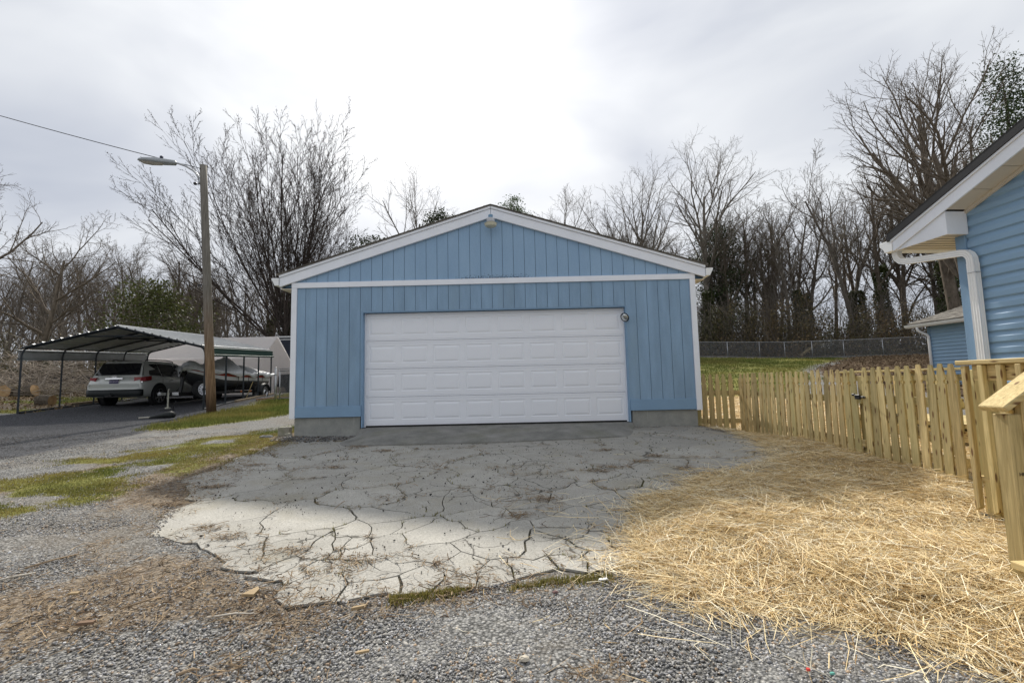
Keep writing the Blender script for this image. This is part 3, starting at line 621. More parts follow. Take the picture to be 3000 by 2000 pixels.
# ---------------------------------------------------------------- blue house on the right
UW = Vector((.0698, -.9976, 0)); VW = Vector((-.9976, -.0698, 0)); HO = Vector((9.55, -2.8, 0))   # along the gable wall to the camera side, outward normal, far corner
def hw(u, v, z): p = HO+UW*u+VW*v; return (p.x, p.y, z)
house = thing('house', 'blue vinyl sided house with white fascia and downspout at the right', 'house', hw(0, 0, -.4))
EU0 = -.54; HT = 2.42; PIT = .398                                  # wall top at the eave, roof pitch along the gable
HWID = 8.0
def gab(u): return 2.50+PIT*min(u, HWID-u)            # underside of rake soffit at wall
WALLC = plain('sheathing', (.07, .11, .15), .9)
m = MB(); m.prism([hw(0.02, -.03, -.45), hw(HWID, -.03, -.45), hw(HWID, -.03, 2.4), hw(HWID/2, -.03, gab(HWID/2)), hw(.02, -.03, 2.5)], tuple(-VW*.1))
m.prism([hw(.02, -.14, -.45), hw(.12, -.14, -.45), hw(.12, -.14, 2.45), hw(.02, -.14, 2.45)], tuple(-VW*7)); m.build('wall_core', WALLC, house)
EXPO = .127; z = -.30
k = 0
while z < 4.2:
    u0 = max(.115, (z-2.40)/(PIT*1.02)+EU0-.03)
    u1 = HWID-.1 if z < 2.4 else HWID-(z-2.4)/PIT
    if u1-u0 < .3: break
    m = MB()   # each course: a shallow dutch-lap profile leaning out to its butt edge
    pr = [(.0, -.02), (.002, -.02), (.027, 0.0), (.027, .005), (.025, EXPO*.44), (.006, EXPO*.74), (.004, EXPO+.012), (.0, EXPO+.012)]
    m.loft([[hw(u, -.028+a, z+b) for a, b in pr] for u in (u0, u1)]); m.build('siding_board', VINYL, house)
    z += EXPO; k += 1
m = MB()
m.prism([hw(-.004, -.03, -.42), hw(.11, -.03, -.42), hw(.11, -.03, 2.41), hw(-.004, -.03, 2.41)], tuple(VW*.046)); m.prism([hw(-.004, -.032, -.42), hw(-.004, -.14, -.42), hw(-.004, -.14, 2.41), hw(-.004, -.032, 2.41)], tuple(-UW*.02)); m.build('corner_trim', BLUE2, house, .004)
OV = .30
def rk(u): return 2.545+PIT*u                          # underside of fascia along the rake (outer plane), u from eave tip
EU = -.54
# rake fascia (white), drip strip and black roof edge: outer plane v = OV
def band(d0, d1, v0, th, name, mat, u0=EU, u1=HWID/2):
    zb = lambda u: 2.40+PIT*(u-EU)*1.02
    m = MB(); m.prism([hw(u0, v0, zb(u0)+d0), hw(u1, v0, zb(u1)+d0), hw(u1, v0, zb(u1)+d1), hw(u0, v0, zb(u0)+d1)], tuple(VW*th)); return m.build(name, mat, house)
band(-.005, .128, OV-.02, .02, 'fascia', WHITE)
band(.13, .155, OV-.015, .035, 'drip_trim', WHITE, EU-.015)
band(.157, .235, OV-.03, .065, 'roof_edge', BLACK, EU-.055)
zb = lambda u: 2.40+PIT*(u-EU)*1.02
# roof sheet
m = MB()
for (ua, ub) in ((EU-.05, HWID/2),):
    m.prism([hw(ua, OV+.03, zb(ua)+.238), hw(ub, OV+.03, zb(ub)+.238), hw(ub, OV+.03, zb(ub)+.256), hw(ua, OV+.03, zb(ua)+.256)], tuple(-VW*8))
    ue = HWID-EU
    m.prism([hw(ub, OV+.03, zb(ub)+.238), hw(ue, OV+.03, zb(EU)+.238), hw(ue, OV+.03, zb(EU)+.256), hw(ub, OV+.03, zb(ub)+.256)], tuple(-VW*8))
m.build('roof', plain('dark_shingle', (.05, .048, .046), .9, .25, 40, .5), house)
cb = MB(); u = EU-.06
while u < HWID/2-.15:
    cb.prism([hw(u, OV+.032, zb(u)+.2575), hw(u+.17, OV+.032, zb(u+.17)+.2575), hw(u+.17, OV+.032, zb(u+.17)+.260), hw(u, OV+.032, zb(u)+.268)], tuple(-VW*8)); u += .142
cb.build('shingle_courses', bpy.data.materials['dark_shingle'], house)['kind'] = 'stuff'
# rake soffit panels
u = .16
while u < 3.8:
    q = zb(u)+.01; q2 = zb(u+.30)+.01
    m = MB(); m.prism([hw(u+.006, -.0, q), hw(u+.297, -.0, q2), hw(u+.297, OV-.021, q2), hw(u+.006, OV-.021, q)], (0, 0, .012)); m.build('soffit_panel', SHADEV, house)
    m = MB(); m.prism([hw(u-.005, 0, q+.004), hw(u+.008, 0, q+.008), hw(u+.008, OV-.021, q+.008), hw(u-.005, OV-.021, q+.004)], (0, 0, .01)); m.build('soffit_joint', plain('joint', (.2, .17, .13), .8) if 'joint' not in bpy.data.materials else bpy.data.materials['joint'], house)
    u += .303
m = MB(); m.prism([hw(.13, -.004, zb(.13)-.03), hw(3.9, -.004, zb(3.9)-.03), hw(3.9, -.004, zb(3.9)+.008), hw(.13, -.004, zb(.13)+.008)], tuple(VW*.03)); m.build('frieze_trim', SHADEV, house)
# eave return box
zr = 2.40
m = MB(); m.prism([hw(EU, OV-.022, zr-.001), hw(.152, OV-.022, zr-.001), hw(.152, OV-.022, zb(.152)-.006), ], tuple(-VW*.02)); m.build('return_face', WHITE, house)
m = MB(); m.prism([hw(.15, OV-.045, zr), hw(.15, .005, zr-.0), hw(.15, .005, zb(.152)-.004), hw(.15, OV-.045, zb(.152)-.004)], tuple(-UW*.02)); m.build('return_side', WHITE, house)
m = MB(); m.box((0, 0, 0), (.001, .001, .001)) if False else None
m.prism([hw(EU+.01, OV-.045, zr+.002), hw(.13, OV-.045, zr+.002), hw(.13, -7, zr+.002), hw(EU+.01, -7, zr+.002)], (0, 0, .015)); m.build('eave_soffit', SHADEV, house)
u = EU+.10
while u < .1:
    m = MB(); m.prism([hw(u, OV-.05, zr-.002), hw(u+.007, OV-.05, zr-.002), hw(u+.007, -7, zr-.002), hw(u, -7, zr-.002)], (0, 0, .0035)); m.build('soffit_joint', bpy.data.materials['joint'], house); u += .1
m = MB(); m.prism([hw(EU-.004, OV-.001, zr), hw(EU-.004, -7, zr), hw(EU-.004, -7, zr+.14), hw(EU-.004, OV-.001, zr+.14)], tuple(UW*.02)); m.build('eave_fascia', WHITE, house)
m = MB(); g0 = EU-.008
m.prism([hw(g0, OV+.01, zr-.0), hw(g0-.12, OV+.01, zr-.0), hw(g0-.14, OV+.01, zr+.05), hw(g0-.19, OV+.01, zr+.10), hw(g0-.19, OV+.01, zr+.145), hw(g0, OV+.01, zr+.16)], tuple(-VW*7.2)); m.build('gutter', GUTTER, house, .004)
# downspout: outlet, sloping run, long drop by the corner; ribbed box section
def duct(path, w, d, n=14):
    """fluted rectangular pipe swept along points (frames kept upright to the wall)"""
    prof = []
    hwid, hd = w/2, d/2
    for i in range(7): prof.append((-hwid+w*i/6, -hd+(.004 if i % 2 else 0)))
    for i in range(1, 6): prof.append((hwid-(.004 if i % 2 else 0), -hd+d*i/5))
    for i in range(1, 7): prof.append((hwid-w*i/6, hd-(.004 if i % 2 else 0)))
    for i in range(1, 5): prof.append((-hwid+(.004 if i % 2 else 0), hd-d*i/5))
    P = [Vector(p) for p in path]; rings = []
    side = None
    for i in range(len(P)):
        t_ = (P[min(i+1, len(P)-1)]-P[max(i-1, 0)]).normalized()
        b = VW-t_*VW.dot(t_); b = b.normalized() if b.length > .2 else (UW-t_*UW.dot(t_)).normalized()
        a = t_.cross(b)
        rings.append([tuple(P[i]+a*x-b*y) for x, y in prof])
    m = MB(); m.loft(rings); return m
DU = .205
path = [hw(-.60, .20, 2.42), hw(-.60, .20, 2.36), hw(-.59, .195, 2.31), hw(-.555, .185, 2.265), hw(-.50, .175, 2.242), hw(-.42, .16, 2.232)]
path += [hw(-.42+(.10+.42)*i/4, .16-.09*i/4, 2.232-.052*i/4) for i in range(1, 5)]
path += [hw(.15, .066, 2.168), hw(.185, .062, 2.135), hw(.203, .06, 2.09), hw(DU, .06, 2.03)]
duct(path, .078, .072).build('downspout_elbow', GUTTER, house)
duct([hw(DU, .06, 2.03), hw(DU, .06, 1.9), hw(DU, .06, 1.0), hw(DU, .06, -.3)], .086, .072).build('downspout', GUTTER, house)
m = MB(); m.prism([hw(DU-.05, .02, 1.915), hw(DU+.05, .02, 1.915), hw(DU+.05, .1, 1.915), hw(DU-.05, .1, 1.915)], (0, 0, .004)); m.build('downspout_strap', ALU, house)
# ---------------------------------------------------------------- blue outbuilding behind
SO = Vector((19.45, 8.62, 0))
def sw(u, v, z): p = SO+UW*u+VW*v; return (p.x, p.y, z)
shed = thing('outbuilding', 'small blue sided outbuilding with a grey shingle roof and white gutter', 'outbuilding', sw(0, 0, .3))
m = MB(); m.prism([sw(.0, -.03, .1), sw(7, -.03, .1), sw(7, -.03, 2.6), sw(.0, -.03, 2.6)], tuple(-VW*4.4)); m.build('wall_core', WALLC, shed)
z = .30
while z < 2.40:
    m = MB(); pr = [(.0, -.02), (.002, -.02), (.027, 0.0), (.027, .005), (.025, EXPO*.44), (.006, EXPO*.74), (.004, EXPO+.012), (.0, EXPO+.012)]
    m.loft([[sw(u, -.028+a, z+b) for a, b in pr] for u in (.09, 6.9)]); m.build('siding_board', VINYL, shed); z += EXPO
m = MB(); m.prism([sw(-.02, -.03, .2), sw(.09, -.03, .2), sw(.09, -.03, 2.44), sw(-.02, -.03, 2.44)], tuple(VW*.04)); m.build('corner_trim', BLUE2, shed)
m = MB(); m.prism([sw(-.45, .0, 2.47), sw(7.4, .0, 2.47), sw(7.4, .33, 2.44), sw(-.45, .33, 2.44)], (0, 0, .02)); m.build('soffit', SHADEV, shed)
m = MB(); m.prism([sw(-.48, .34, 2.45), sw(-.48, .40, 2.45), sw(-.48, .44, 2.50), sw(-.48, .46, 2.56), sw(-.48, .34, 2.57)], tuple(UW*8)); m.build('gutter', GUTTER, shed)
rs = .42
m = MB(); m.prism([sw(-.38, .40, 2.58), sw(7.4, .40, 2.58), sw(7.4, -2.2, 2.58+2.6*rs), sw(1.6, -2.2, 2.58+2.6*rs)], (0, 0, .02))
m.prism([sw(-.38, .40, 2.58), sw(1.6, -2.2, 2.58+2.6*rs), sw(-.38, -4.8, 2.58)], (0, 0, .02))
m.prism([sw(1.6, -2.2, 2.58+2.6*rs), sw(7.4, -2.2, 2.58+2.6*rs), sw(7.4, -4.8, 2.58), sw(-.38, -4.8, 2.58)], (0, 0, .02)); m.build('roof', SHINGLE, shed)
# shingle tabs on the slope that faces the yard: courses of uneven pieces
cb = MB(); k = 0; d = 0.
while d < 2.55:
    uL = -.38+1.98*d/2.6; u = uL; q = random.Random(k)
    while u < 5:
        w_ = q.uniform(.22, .42); th = q.uniform(.012, .024)
        f = lambda uu, dd, h: sw(uu, .405-dd, 2.602+dd*rs+h)
        cb.add([f(u+.004, d, th), f(u+w_-.004, d, th), f(u+w_-.004, d+.15, .003), f(u+.004, d+.15, .003), f(u+.004, d, 0), f(u+w_-.004, d, 0)], [(0, 1, 2, 3), (4, 5, 1, 0), (4, 0, 3), (5, 2, 1)]); u += w_
    d += .142; k += 1
cb.build('shingle_tabs', SHINGLE, shed)['kind'] = 'stuff'
m = MB(); m.smooth = True; m.tube([sw(-.05, .36, 2.46), sw(-.05, .36, 2.38), sw(-.02, .30, 2.28), sw(.05, .1, 2.17), sw(.06, .06, 2.10), sw(.06, .05, 1.9), sw(.06, .05, .4)], .045, 10); m.build('downspout', GUTTER, shed)
# ---------------------------------------------------------------- picket fence and gate
FX = 8.27
def picket_mesh(h=1.09):
    w = .045
    o = [(-w, 0), (w, 0), (w, h-.20)]
    for a in range(0, 7): an = -math.pi/2-math.pi*a/6; o.append((w+.004+.021*math.cos(an), h-.178+.022*math.sin(an)))
    o += [(w, h-.15), (w-.004, h-.125), (.020, h-.008), (.012, h), (-.012, h), (-.020, h-.008), (-w+.004, h-.125), (-w, h-.15)]
    for a in range(6, -1, -1): an = -math.pi/2+math.pi*a/6; o.append((-w-.004+.021*math.cos(an), h-.178+.022*math.sin(an)))
    o.append((-w, h-.20))
    m = MB(); m.prism([(0, y, z) for y, z in o], (.016, 0, 0)); return m
def fence_run(root, spots, ztop):
    first = None
    for (x, y, ang) in spots:
        zb_ = ztop-1.09+rnd.uniform(-.008, .006)
        if first is None:
            first = picket_mesh().build('picket', LUM, None); p = first
        else: p = first.copy(); COL.objects.link(p)
        p.parent = root; L = root.location
        p.location = (x-L.x, y-L.y, zb_-L.z); p.rotation_euler = (rnd.gauss(0, .008), rnd.gauss(0, .006), ang+rnd.gauss(0, .03))
fen = thing('picket_fence', 'new wooden picket fence running from the garage corner towards the deck', 'fence', (FX, .3, -.28))
sp = [(7.50+.128*k, .30, R(90)) for k in range(6)]
ys = [.20-.128*k for k in range(24)]
fence_run(fen, sp+[(FX, y, 0) for y in ys if y > -2.68], .83)
for zz in (.50, -.02):
    m = MB(); m.beam((7.46, .335, zz-.02), (FX+.02, .335, zz-.03), .038, .085); m.build('rail', LUMX, fen, .003)
    m = MB(); m.beam((FX+.036, .30, zz-.03), (FX+.036, -2.70, zz-.05), .038, .085); m.build('rail', LUMY, fen, .003)
for (x, y) in ((FX+.10, .36), (FX+.10, -1.25), (FX+.10, -2.66)):
    m = MB(); m.box((x-.045, y-.045, -.5), (x+.045, y+.045, .74)); m.build('post', LUM, fen, .004)
gate = thing('picket_gate', 'wooden picket gate with black latch between fence and deck', 'gate', (FX, -2.78, -.25))
fence_run(gate, [(FX, -2.80-.122*k, 0) for k in range(10)], .845)
for zz in (.52, -.04):
    m = MB(); m.beam((FX+.036, -2.76, zz-.05), (FX+.036, -3.94, zz-.05), .038, .085); m.build('rail', LUMY, gate, .003)
m = MB(); m.beam((FX+.037, -2.84, .40), (FX+.037, -3.9, -.02), .036, .085); m.build('brace', LUMY, gate, .003)
m = MB(); m.box((FX-.022, -2.80, .475), (FX-.001, -2.70, .497)); m.box((FX-.03, -2.735, .46), (FX-.004, -2.66, .515)); m.tube([(FX-.02, -2.80, .49), (FX-.05, -2.83, .50), (FX-.05, -2.86, .49)], .007, 6); m.box((FX-.02, -2.64, .50), (FX-.004, -2.60, .525)); m.build('latch', BLACK, gate, .002)
post = thing('gate_post', 'square treated post at the hinge end of the picket gate', 'post', (FX+.1, -4.02, -.3))
m = MB(); m.box((FX+.055, -4.07, -.55), (FX+.145, -3.98, .78)); m.build('shaft', LUM, post, .004)
# ---------------------------------------------------------------- side deck with stair rail
DXo = 7.72
deck = thing('side_deck', 'treated wood landing with baluster railing beside the house', 'deck', (DXo, -4.6, -.45))
m = MB(); m.box((DXo+.02, -7.2, -.33), (DXo+.058, -4.62, -.09)); m.box((DXo+.06, -4.66, -.33), (9.55, -4.62, -.09)); m.build('rim_joist', LUMY, deck, .003)
for k in range(13):
    x0 = DXo+.0+k*.143
    m = MB(); m.box((x0, -7.2, -.088), (x0+.137, -4.6, -.052)); m.build('deck_board', LUMY, deck, .003)
m = MB(); m.box((DXo-.045, -7.2, .815), (DXo+.095, -4.56, .852)); m.build('cap_rail', LUMY, deck, .006)
m = MB(); m.box((DXo+.10, -4.70, .815), (9.5, -4.56, .852)); m.build('cap_rail', LUMX, deck, .006)
m = MB(); m.box((DXo, -7.2, .69), (DXo+.038, -4.66, .812)); m.build('top_rail', LUMY, deck, .003)
m = MB(); m.box((DXo+.0, -7.2, -.185), (DXo+.036, -4.69, -.15)); m.build('bottom_rail', LUMY, deck, .003)
m = MB(); m.box((DXo+.09, -4.645, .69), (9.5, -4.607, .812)); m.build('top_rail', LUMX, deck, .003)
m = MB(); m.box((DXo+.002, -4.74, -.60), (DXo+.092, -4.65, .813)); m.build('corner_post', LUM, deck, .004)
b0 = MB(); b0.prism([(0, -.019, .045), (0, .019, .02), (0, .019, 1.145), (0, -.019, 1.145)], (.038, 0, 0)); b0 = b0.build('baluster', LUM, None, .003)
for k in range(19):
    y = -4.62-.135*k
    p = b0 if k == 0 else b0.copy()
    if k: COL.objects.link(p)
    p.parent = deck; p.location = (DXo-.04-DXo, y+4.6, -.335+.45); p.rotation_euler = (0, rnd.gauss(0, .004), rnd.gauss(0, .02))
for k in range(11):
    p = b0.copy(); COL.objects.link(p); p.parent = deck; p.location = (.16+k*.15, -4.57+4.6, .1); p.rotation_euler = (0, 0, R(90))
m = MB(); m.box((DXo+.05, -4.80, -.75), (DXo+.14, -4.70, -.34)); m.box((DXo+.05, -6.4, -.75), (DXo+.14, -6.3, -.34)); m.build('support_post', LUM, deck, .003)
o = MB(); o.box((DXo-.0, -4.70, -.75), (DXo+.045, -4.58, -.335)); o.build('footing_block', BLK, deck, .006)
stair = thing('stair_rail', 'angled handrail on a square post at the foot of the deck steps', 'handrail', (6.65, -5.75, -.36))
m = MB(); m.box((6.715, -5.83, -.5), (6.795, -5.745, .53)); m.build('newel_post', LUM, stair, .005)
a_, b_ = Vector((6.675, -5.79, .535)), Vector((7.74, -5.79, .535+.70)); d_ = (b_-a_).normalized()
m = MB(); m.beam(a_+Vector((0, 0, .022)), b_+Vector((0, 0, .022)), .14, .036); m.build('hand_rail', LUMX, stair, .005)
m = MB(); m.beam(Vector((6.797, -5.775, .53)), Vector((7.74, -5.775, 1.19)), .036, .12); m.build('side_rail', LUMX, stair, .003)
m = MB(); m.beam(Vector((6.797, -5.775, -.22)), Vector((7.72, -5.775, .02)), .036, .05); m.build('lower_rail', LUMX, stair, .003)
for k in range(6):
    p = b0.copy(); COL.objects.link(p); p.parent = stair; x = 6.80+.14*k; p.location = (x-6.65, -5.84+5.75, -.19+.093*k*1.0+.36-.1); p.rotation_euler = (0, 0, R(90)); p.scale = (1, 1, .80)
m = MB()
for k, zz in enumerate((.13, .10)): m.box((6.69, -5.832-.0015, zz), (6.675, -5.8315, zz+(.012 if k else .02)))
st_m = plain('ink', (.06, .05, .03), .9)
text_mesh('grade_stamp', 'HKT', .026, st_m, stair, (6.735-6.65, -5.8325+5.75, .57), (R(90), 0, 0))
steps = thing('deck_steps', 'low wooden steps leading up to the side deck', 'steps', (7.0, -6.4, -.4))
for k in range(3):
    x0 = 6.62+.36*k; z0 = -.245+.06*k
    for q in (0, 1): m = MB(); m.box((x0+.145*q, -6.95, z0), (x0+.14+.145*q, -5.845, z0+.036)); m.build('tread', LUMY, steps, .003)
for y in (-6.95, -5.90): m = MB(); m.prism([(6.64, y, -.5), (7.74, y, -.5), (7.74, y, -.12), (7.36, y, -.13), (6.64, y, -.25)], (0, .038, 0)); m.build('stringer', LUMX, steps)
# ---------------------------------------------------------------- rear deck seen through the pickets
rd = thing('rear_deck', 'wooden rear deck railing seen behind the picket gate', 'deck', (10.35, .4, -.3))
X0, Y0, Y1 = 10.35, -2.6, .55
m = MB(); m.box((X0-.05, Y0, .79), (X0+.09, Y1+.05, .825)); m.build('cap_rail', LUMY, rd, .004)
for zz in (.68, .28, -.02): m = MB(); m.box((X0, Y0, zz-.04), (X0+.038, Y1, zz+.05)); m.build('rail', LUMY, rd)
for k in range(20):
    p = b0.copy(); COL.objects.link(p); p.parent = rd; p.location = (-.04, Y1-.10-.15*k-.4, -.10+.3+.0); p.scale = (1, 1, .72)
for y in (Y1-.05, -1.0, Y0+.05): m = MB(); m.box((X0+.04, y-.045, -.7), (X0+.13, y+.045, .788)); m.build('post', LUM, rd)
m = MB(); m.box((X0+.0, Y0, -.22), (X0+.04, Y1, -.07)); m.build('rim_joist', LUMY, rd)
for k in range(14): m = MB(); m.box((X0+.143*k, Y0, -.068), (X0+.137+.143*k, Y1+.02, -.03)); m.build('deck_board', LUMY, rd)
# ---------------------------------------------------------------- street lamp and wire
lampT = thing('street_lamp', 'weathered wooden pole with a grey street lamp on a curved arm', 'street lamp', (-5.54, 6.21, .0))
t = NT('pole_wood'); v = t.coord((7, 7, .35)); a = t.noise(v, 4, 6, .65, .6); w = t.coord(); sp_ = t.n('ShaderNodeSeparateXYZ'); t.l(w, sp_.inputs[0])
low = t.ramp(a, [(.3, (.13, .075, .04)), (.7, (.33, .22, .13))]); hi = t.ramp(a, [(.3, (.12, .11, .09)), (.7, (.25, .23, .20))])
k = t.ramp(t.math('ADD', t.math('MULTIPLY', sp_.outputs[2], .13), t.math('MULTIPLY', a, .2)), [(.30, 0.), (.62, 1.)]); col = t.mix(k, low, hi)
col = t.mix(t.ramp(t.math('ADD', t.math('MULTIPLY', sp_.outputs[2], .5), t.math('MULTIPLY', a, .5)), [(.35, .75), (.75, 0.)]), col, (.06, .035, .022)); t.bump(a, .6, .012); POLE = t.set(col, .9)
pb, pt = Vector((-5.54, 6.21, -.3)), Vector((-6.13, 6.21, 8.17))
m = MB(); m.smooth = True; m.tube([pb.lerp(pt, i/8) for i in range(9)], [.142-.038*i/8 for i in range(9)], 16); m.build('pole', POLE, lampT)
m = MB(); m.smooth = True; m.tube([(-6.22, 6.18, 7.62), (-6.27, 6.16, 7.83), (-6.42, 6.12, 7.98), (-6.62, 6.07, 8.10), (-6.82, 6.01, 8.165), (-7.05, 5.95, 8.185)], .030, 8); m.beam((-6.2, 6.16, 7.75), (-6.2, 6.16, 7.5), .06, .03); m.build('arm', ALU, lampT)
m = MB(); rings = []
e_ = Vector((-.966, -.26, -.0)); s_ = Vector((.26, -.966, 0)); c0 = Vector((-6.88, 6.0, 8.17))
for d, w_, h0, h1_ in ((0, .05, -.05, .06), (.03, .085, -.075, .085), (.30, .12, -.08, .10), (.62, .155, -.085, .105), (.90, .14, -.07, .09), (1.03, .09, -.04, .055), (1.08, .02, -.01, .015)):
    rings.append([tuple(c0+e_*d+s_*a*w_+Vector((0, 0, (h1_ if b > 0 else h0)*abs(b)))) for a, b in ((-1, -.1), (-.85, .55), (-.4, 1), (.4, 1), (.85, .55), (1, -.1), (.8, -.75), (-.8, -.75))])
m.smooth = True; m.loft(rings); m.build('lamp_head', plain('lamp_housing', (.34, .36, .37), .4, .1, 10, .1, metal=.2), lampT)
m = MB(); m.smooth = True; rings = []
for d, w_, z_ in ((.36, .08, -.068), (.42, .11, -.095), (.7, .125, -.11), (.92, .10, -.09), (.99, .05, -.06)): rings.append([tuple(c0+e_*d+s_*a*w_+Vector((0, 0, z_ if abs(a) < .7 else -.05))) for a in (-1, -.6, 0, .6, 1)])
m.loft(rings, closed=False, cap=False); m.build('lens', plain('lamp_lens', (.5, .47, .42), .25), lampT)
m = MB(); m.lathe(c0+e_*.42+Vector((0, 0, .09)), (0, 0, 1), [(.045, 0), (.05, .02), (.05, .09), (.03, .11)], 14); m.build('photocell', plain('photocell', (.03, .035, .06), .4), lampT)
m = MB(); m.lathe((-6.30, 6.10, 7.46), (0, 0, 1), [(.03, 0), (.05, .02), (.05, .07), (.03, .09)], 10); m.tube([(-6.30, 6.1, 7.5), (-6.15, 6.15, 7.5)], .012, 6); m.build('insulator', BLACK, lampT)
m = MB(); q_ = pb.lerp(pt, .52); m.tube([(q_.x-.1, q_.y-.12, q_.z), (q_.x-.17, q_.y-.2, q_.z-.02)], .03, 8); m.build('bolt', BLACK, lampT)
m = MB(); a_ = Vector((-6.15, 6.1, 8.02)); b_ = Vector((-33, 5.0, 17.3))
pts = []
for i in range(25):
    k = i/24; p = a_.lerp(b_, k); p.z -= 2.2*k*(1-k)*1.0; pts.append(p)
m.tube(pts, .012, 6); tag(m.build('overhead_wire', BLACK), 'thin dark wire sloping down from the sky to the lamp pole', 'wire')
# ---------------------------------------------------------------- carport
CA, CB, CO = Vector((.982, .188, 0)), Vector((-.188, .982, 0)), Vector((-11.65, 6.11, .12))
def cp(a, b, z): p = CO+CA*a+CB*b; return (p.x, p.y, z+(.05*b if z > 1.5 else 0))   # the frames climb with the ground
CW, CLn, SPC = 5.31, 6.65, 1.66
carport = thing('carport', 'open metal carport with dark legs over the car and boat', 'carport', tuple(CO))
FRAMEC = plain('carport_frame', (.032, .038, .044), .45, .2, 10, .1)
ROOFM = NT('carport_roof'); t = ROOFM; v = t.coord(); a = t.noise(v, 3, 4); t.set(t.ramp(a, [(.3, (.48, .49, .49)), (.7, (.58, .59, .59))]), .38, spec=.5); ROOFM = t.m
EV, PK = 2.16, 2.86
def prof(s):
    """roof line: s in 0..1 across, z of frame"""
    return EV+(PK-EV)*(1-abs(2*s-1))
def bow(b):
    r = .32; pts = [(0, 1.9), (.01, 2.0), (.05, EV-.03), (.14, EV+.04), (.34, EV+(PK-EV)*.13), (CW/2, PK)]
    L = [(0, None)]; return pts
for k in range(5):
    b = SPC*k; gz0, gz1 = h1(*cp(0, b, 0)[:2]), h1(*cp(CW, b, 0)[:2])
    pts = bow(b)
    m = MB(); m.tube([cp(0, b, gz0-.05)]+[cp(a, b, z) for a, z in pts[:1]], .036, 4); m.build('leg', FRAMEC, carport)
    m = MB(); m.tube([cp(CW, b, gz1-.05)]+[cp(CW-a, b, z) for a, z in pts[:1]], .036, 4); m.build('leg', FRAMEC, carport)
    m = MB(); m.smooth = False; m.tube([cp(a, b, z) for a, z in pts]+[cp(CW-a, b, z) for a, z in pts[::-1][1:]], .034, 4); m.build('roof_bow', FRAMEC, carport)
    m = MB(); m.tube([cp(CW/2-.95, b+.01, PK-.29), cp(CW/2+.95, b+.01, PK-.29)], .026, 4); m.box((0, 0, 0), (.001, .001, .001)) if False else None; m.build('collar_tie', FRAMEC, carport)
for a in (0, CW):
    m = MB(); m.tube([cp(a, SPC*k, h1(*cp(a, SPC*k, 0)[:2])+.03) for k in range(5)], .034, 4); m.build('base_rail', FRAMEC, carport)
# ribbed roof sheeting: one panel per side sheet, ribs as real folds running along the roof
def sheet(path, name, mat, y0=-.07, y1=CLn+.07):
    m = MB(); top = []
    L = [0]
    for p, q in zip(path, path[1:]): L.append(L[-1]+math.hypot(q[0]-p[0], q[1]-p[1]))
    s = 0.; pts = []
    def at(s):
        for i in range(len(L)-1):
            if s <= L[i+1]+1e-9:
                k = (s-L[i])/(L[i+1]-L[i]); p, q = path[i], path[i+1]; d = math.hypot(q[0]-p[0], q[1]-p[1])
                return p[0]+(q[0]-p[0])*k, p[1]+(q[1]-p[1])*k, -(q[1]-p[1])/d, (q[0]-p[0])/d
        return (*path[-1], 0, 1)
    while s < L[-1]:
        for ds, h in ((0, 0), (.02, .042), (.06, .042), (.08, 0), (.20, 0)):
            if s+ds <= L[-1]: x, z, nx, nz = at(s+ds); pts.append((x+nx*h, z+nz*h))
        s += .26
    m.loft([[cp(x, y, z) for x, z in pts] for y in (y0, y1)], closed=False, cap=False)
    return m.build(name, mat, carport, fix=False)
sheet([(.04, EV+.02), (.13, EV+.085), (.34, EV+(PK-EV)*.13+.045), (CW/2-.0, PK+.04)], 'roof_sheet', ROOFM)
sheet([(CW/2, PK+.04), (CW-.34, EV+(PK-EV)*.13+.045), (CW-.13, EV+.085), (CW-.04, EV+.02)], 'roof_sheet', ROOFM)
sheet([(-.045, EV-.36), (-.045, EV-.05), (.03, EV+.02)], 'side_sheet', ROOFM)
GREENM = plain('green_metal', (.02, .055, .046), .4, .1, 6, .05)
sheet([(CW-.03, EV+.02), (CW+.045, EV-.05), (CW+.045, EV-.36)], 'side_sheet', GREENM)
m = MB(); m.tube([cp(CW/2, -.07, PK+.07), cp(CW/2, CLn+.07, PK+.07)], .03, 6); m.build('ridge_cap', ROOFM, carport)
pts = [(.0, EV), (.12, EV+.07), (.34, EV+(PK-EV)*.13+.03), (CW/2, PK+.03)]
m = MB(); m.tube([cp(a, -.075, z) for a, z in pts]+[cp(CW-a, -.075, z) for a, z in pts[::-1][1:]], .024, 4); m.build('edge_trim', FRAMEC, carport)
tb = plain('old_timber', (.26, .20, .135), .9, .25, 9, .4, stretch=(3, .5, 3))
def timber(p, q, w, h, label, mat=tb, cat='timber', group=None, lift=0):
    m = MB(); a = Vector((*p, h1(*p)+h/2-.01+lift)); b = Vector((*q, h1(*q)+h/2-.01+lift)); m.beam(a, b, w, h); return tag(m.build('timber', mat, bevel=.008), label, cat, group)
timber(cp(CW+.12, 2.3, 0)[:2], cp(CW+.10, 6.9, 0)[:2], .1, .09, 'long weathered timber lying along the foot of the right carport legs')
timber(cp(-.25, 2.5, 0)[:2], cp(-.25, 4.6, 0)[:2], .12, .12, 'short weathered timber beside the left carport legs')
timber((-6.15, 9.75), (-5.1, 10.9), .09, .05, 'brown board on the grass below the chain link gate post', lift=.0)
timber((-6.3, 10.0), (-5.3, 11.2), .09, .05, 'reddish board crossing the grass behind the gate post', plain('red_timber', (.25, .13, .08), .9, .2, 9, .3), lift=.03)
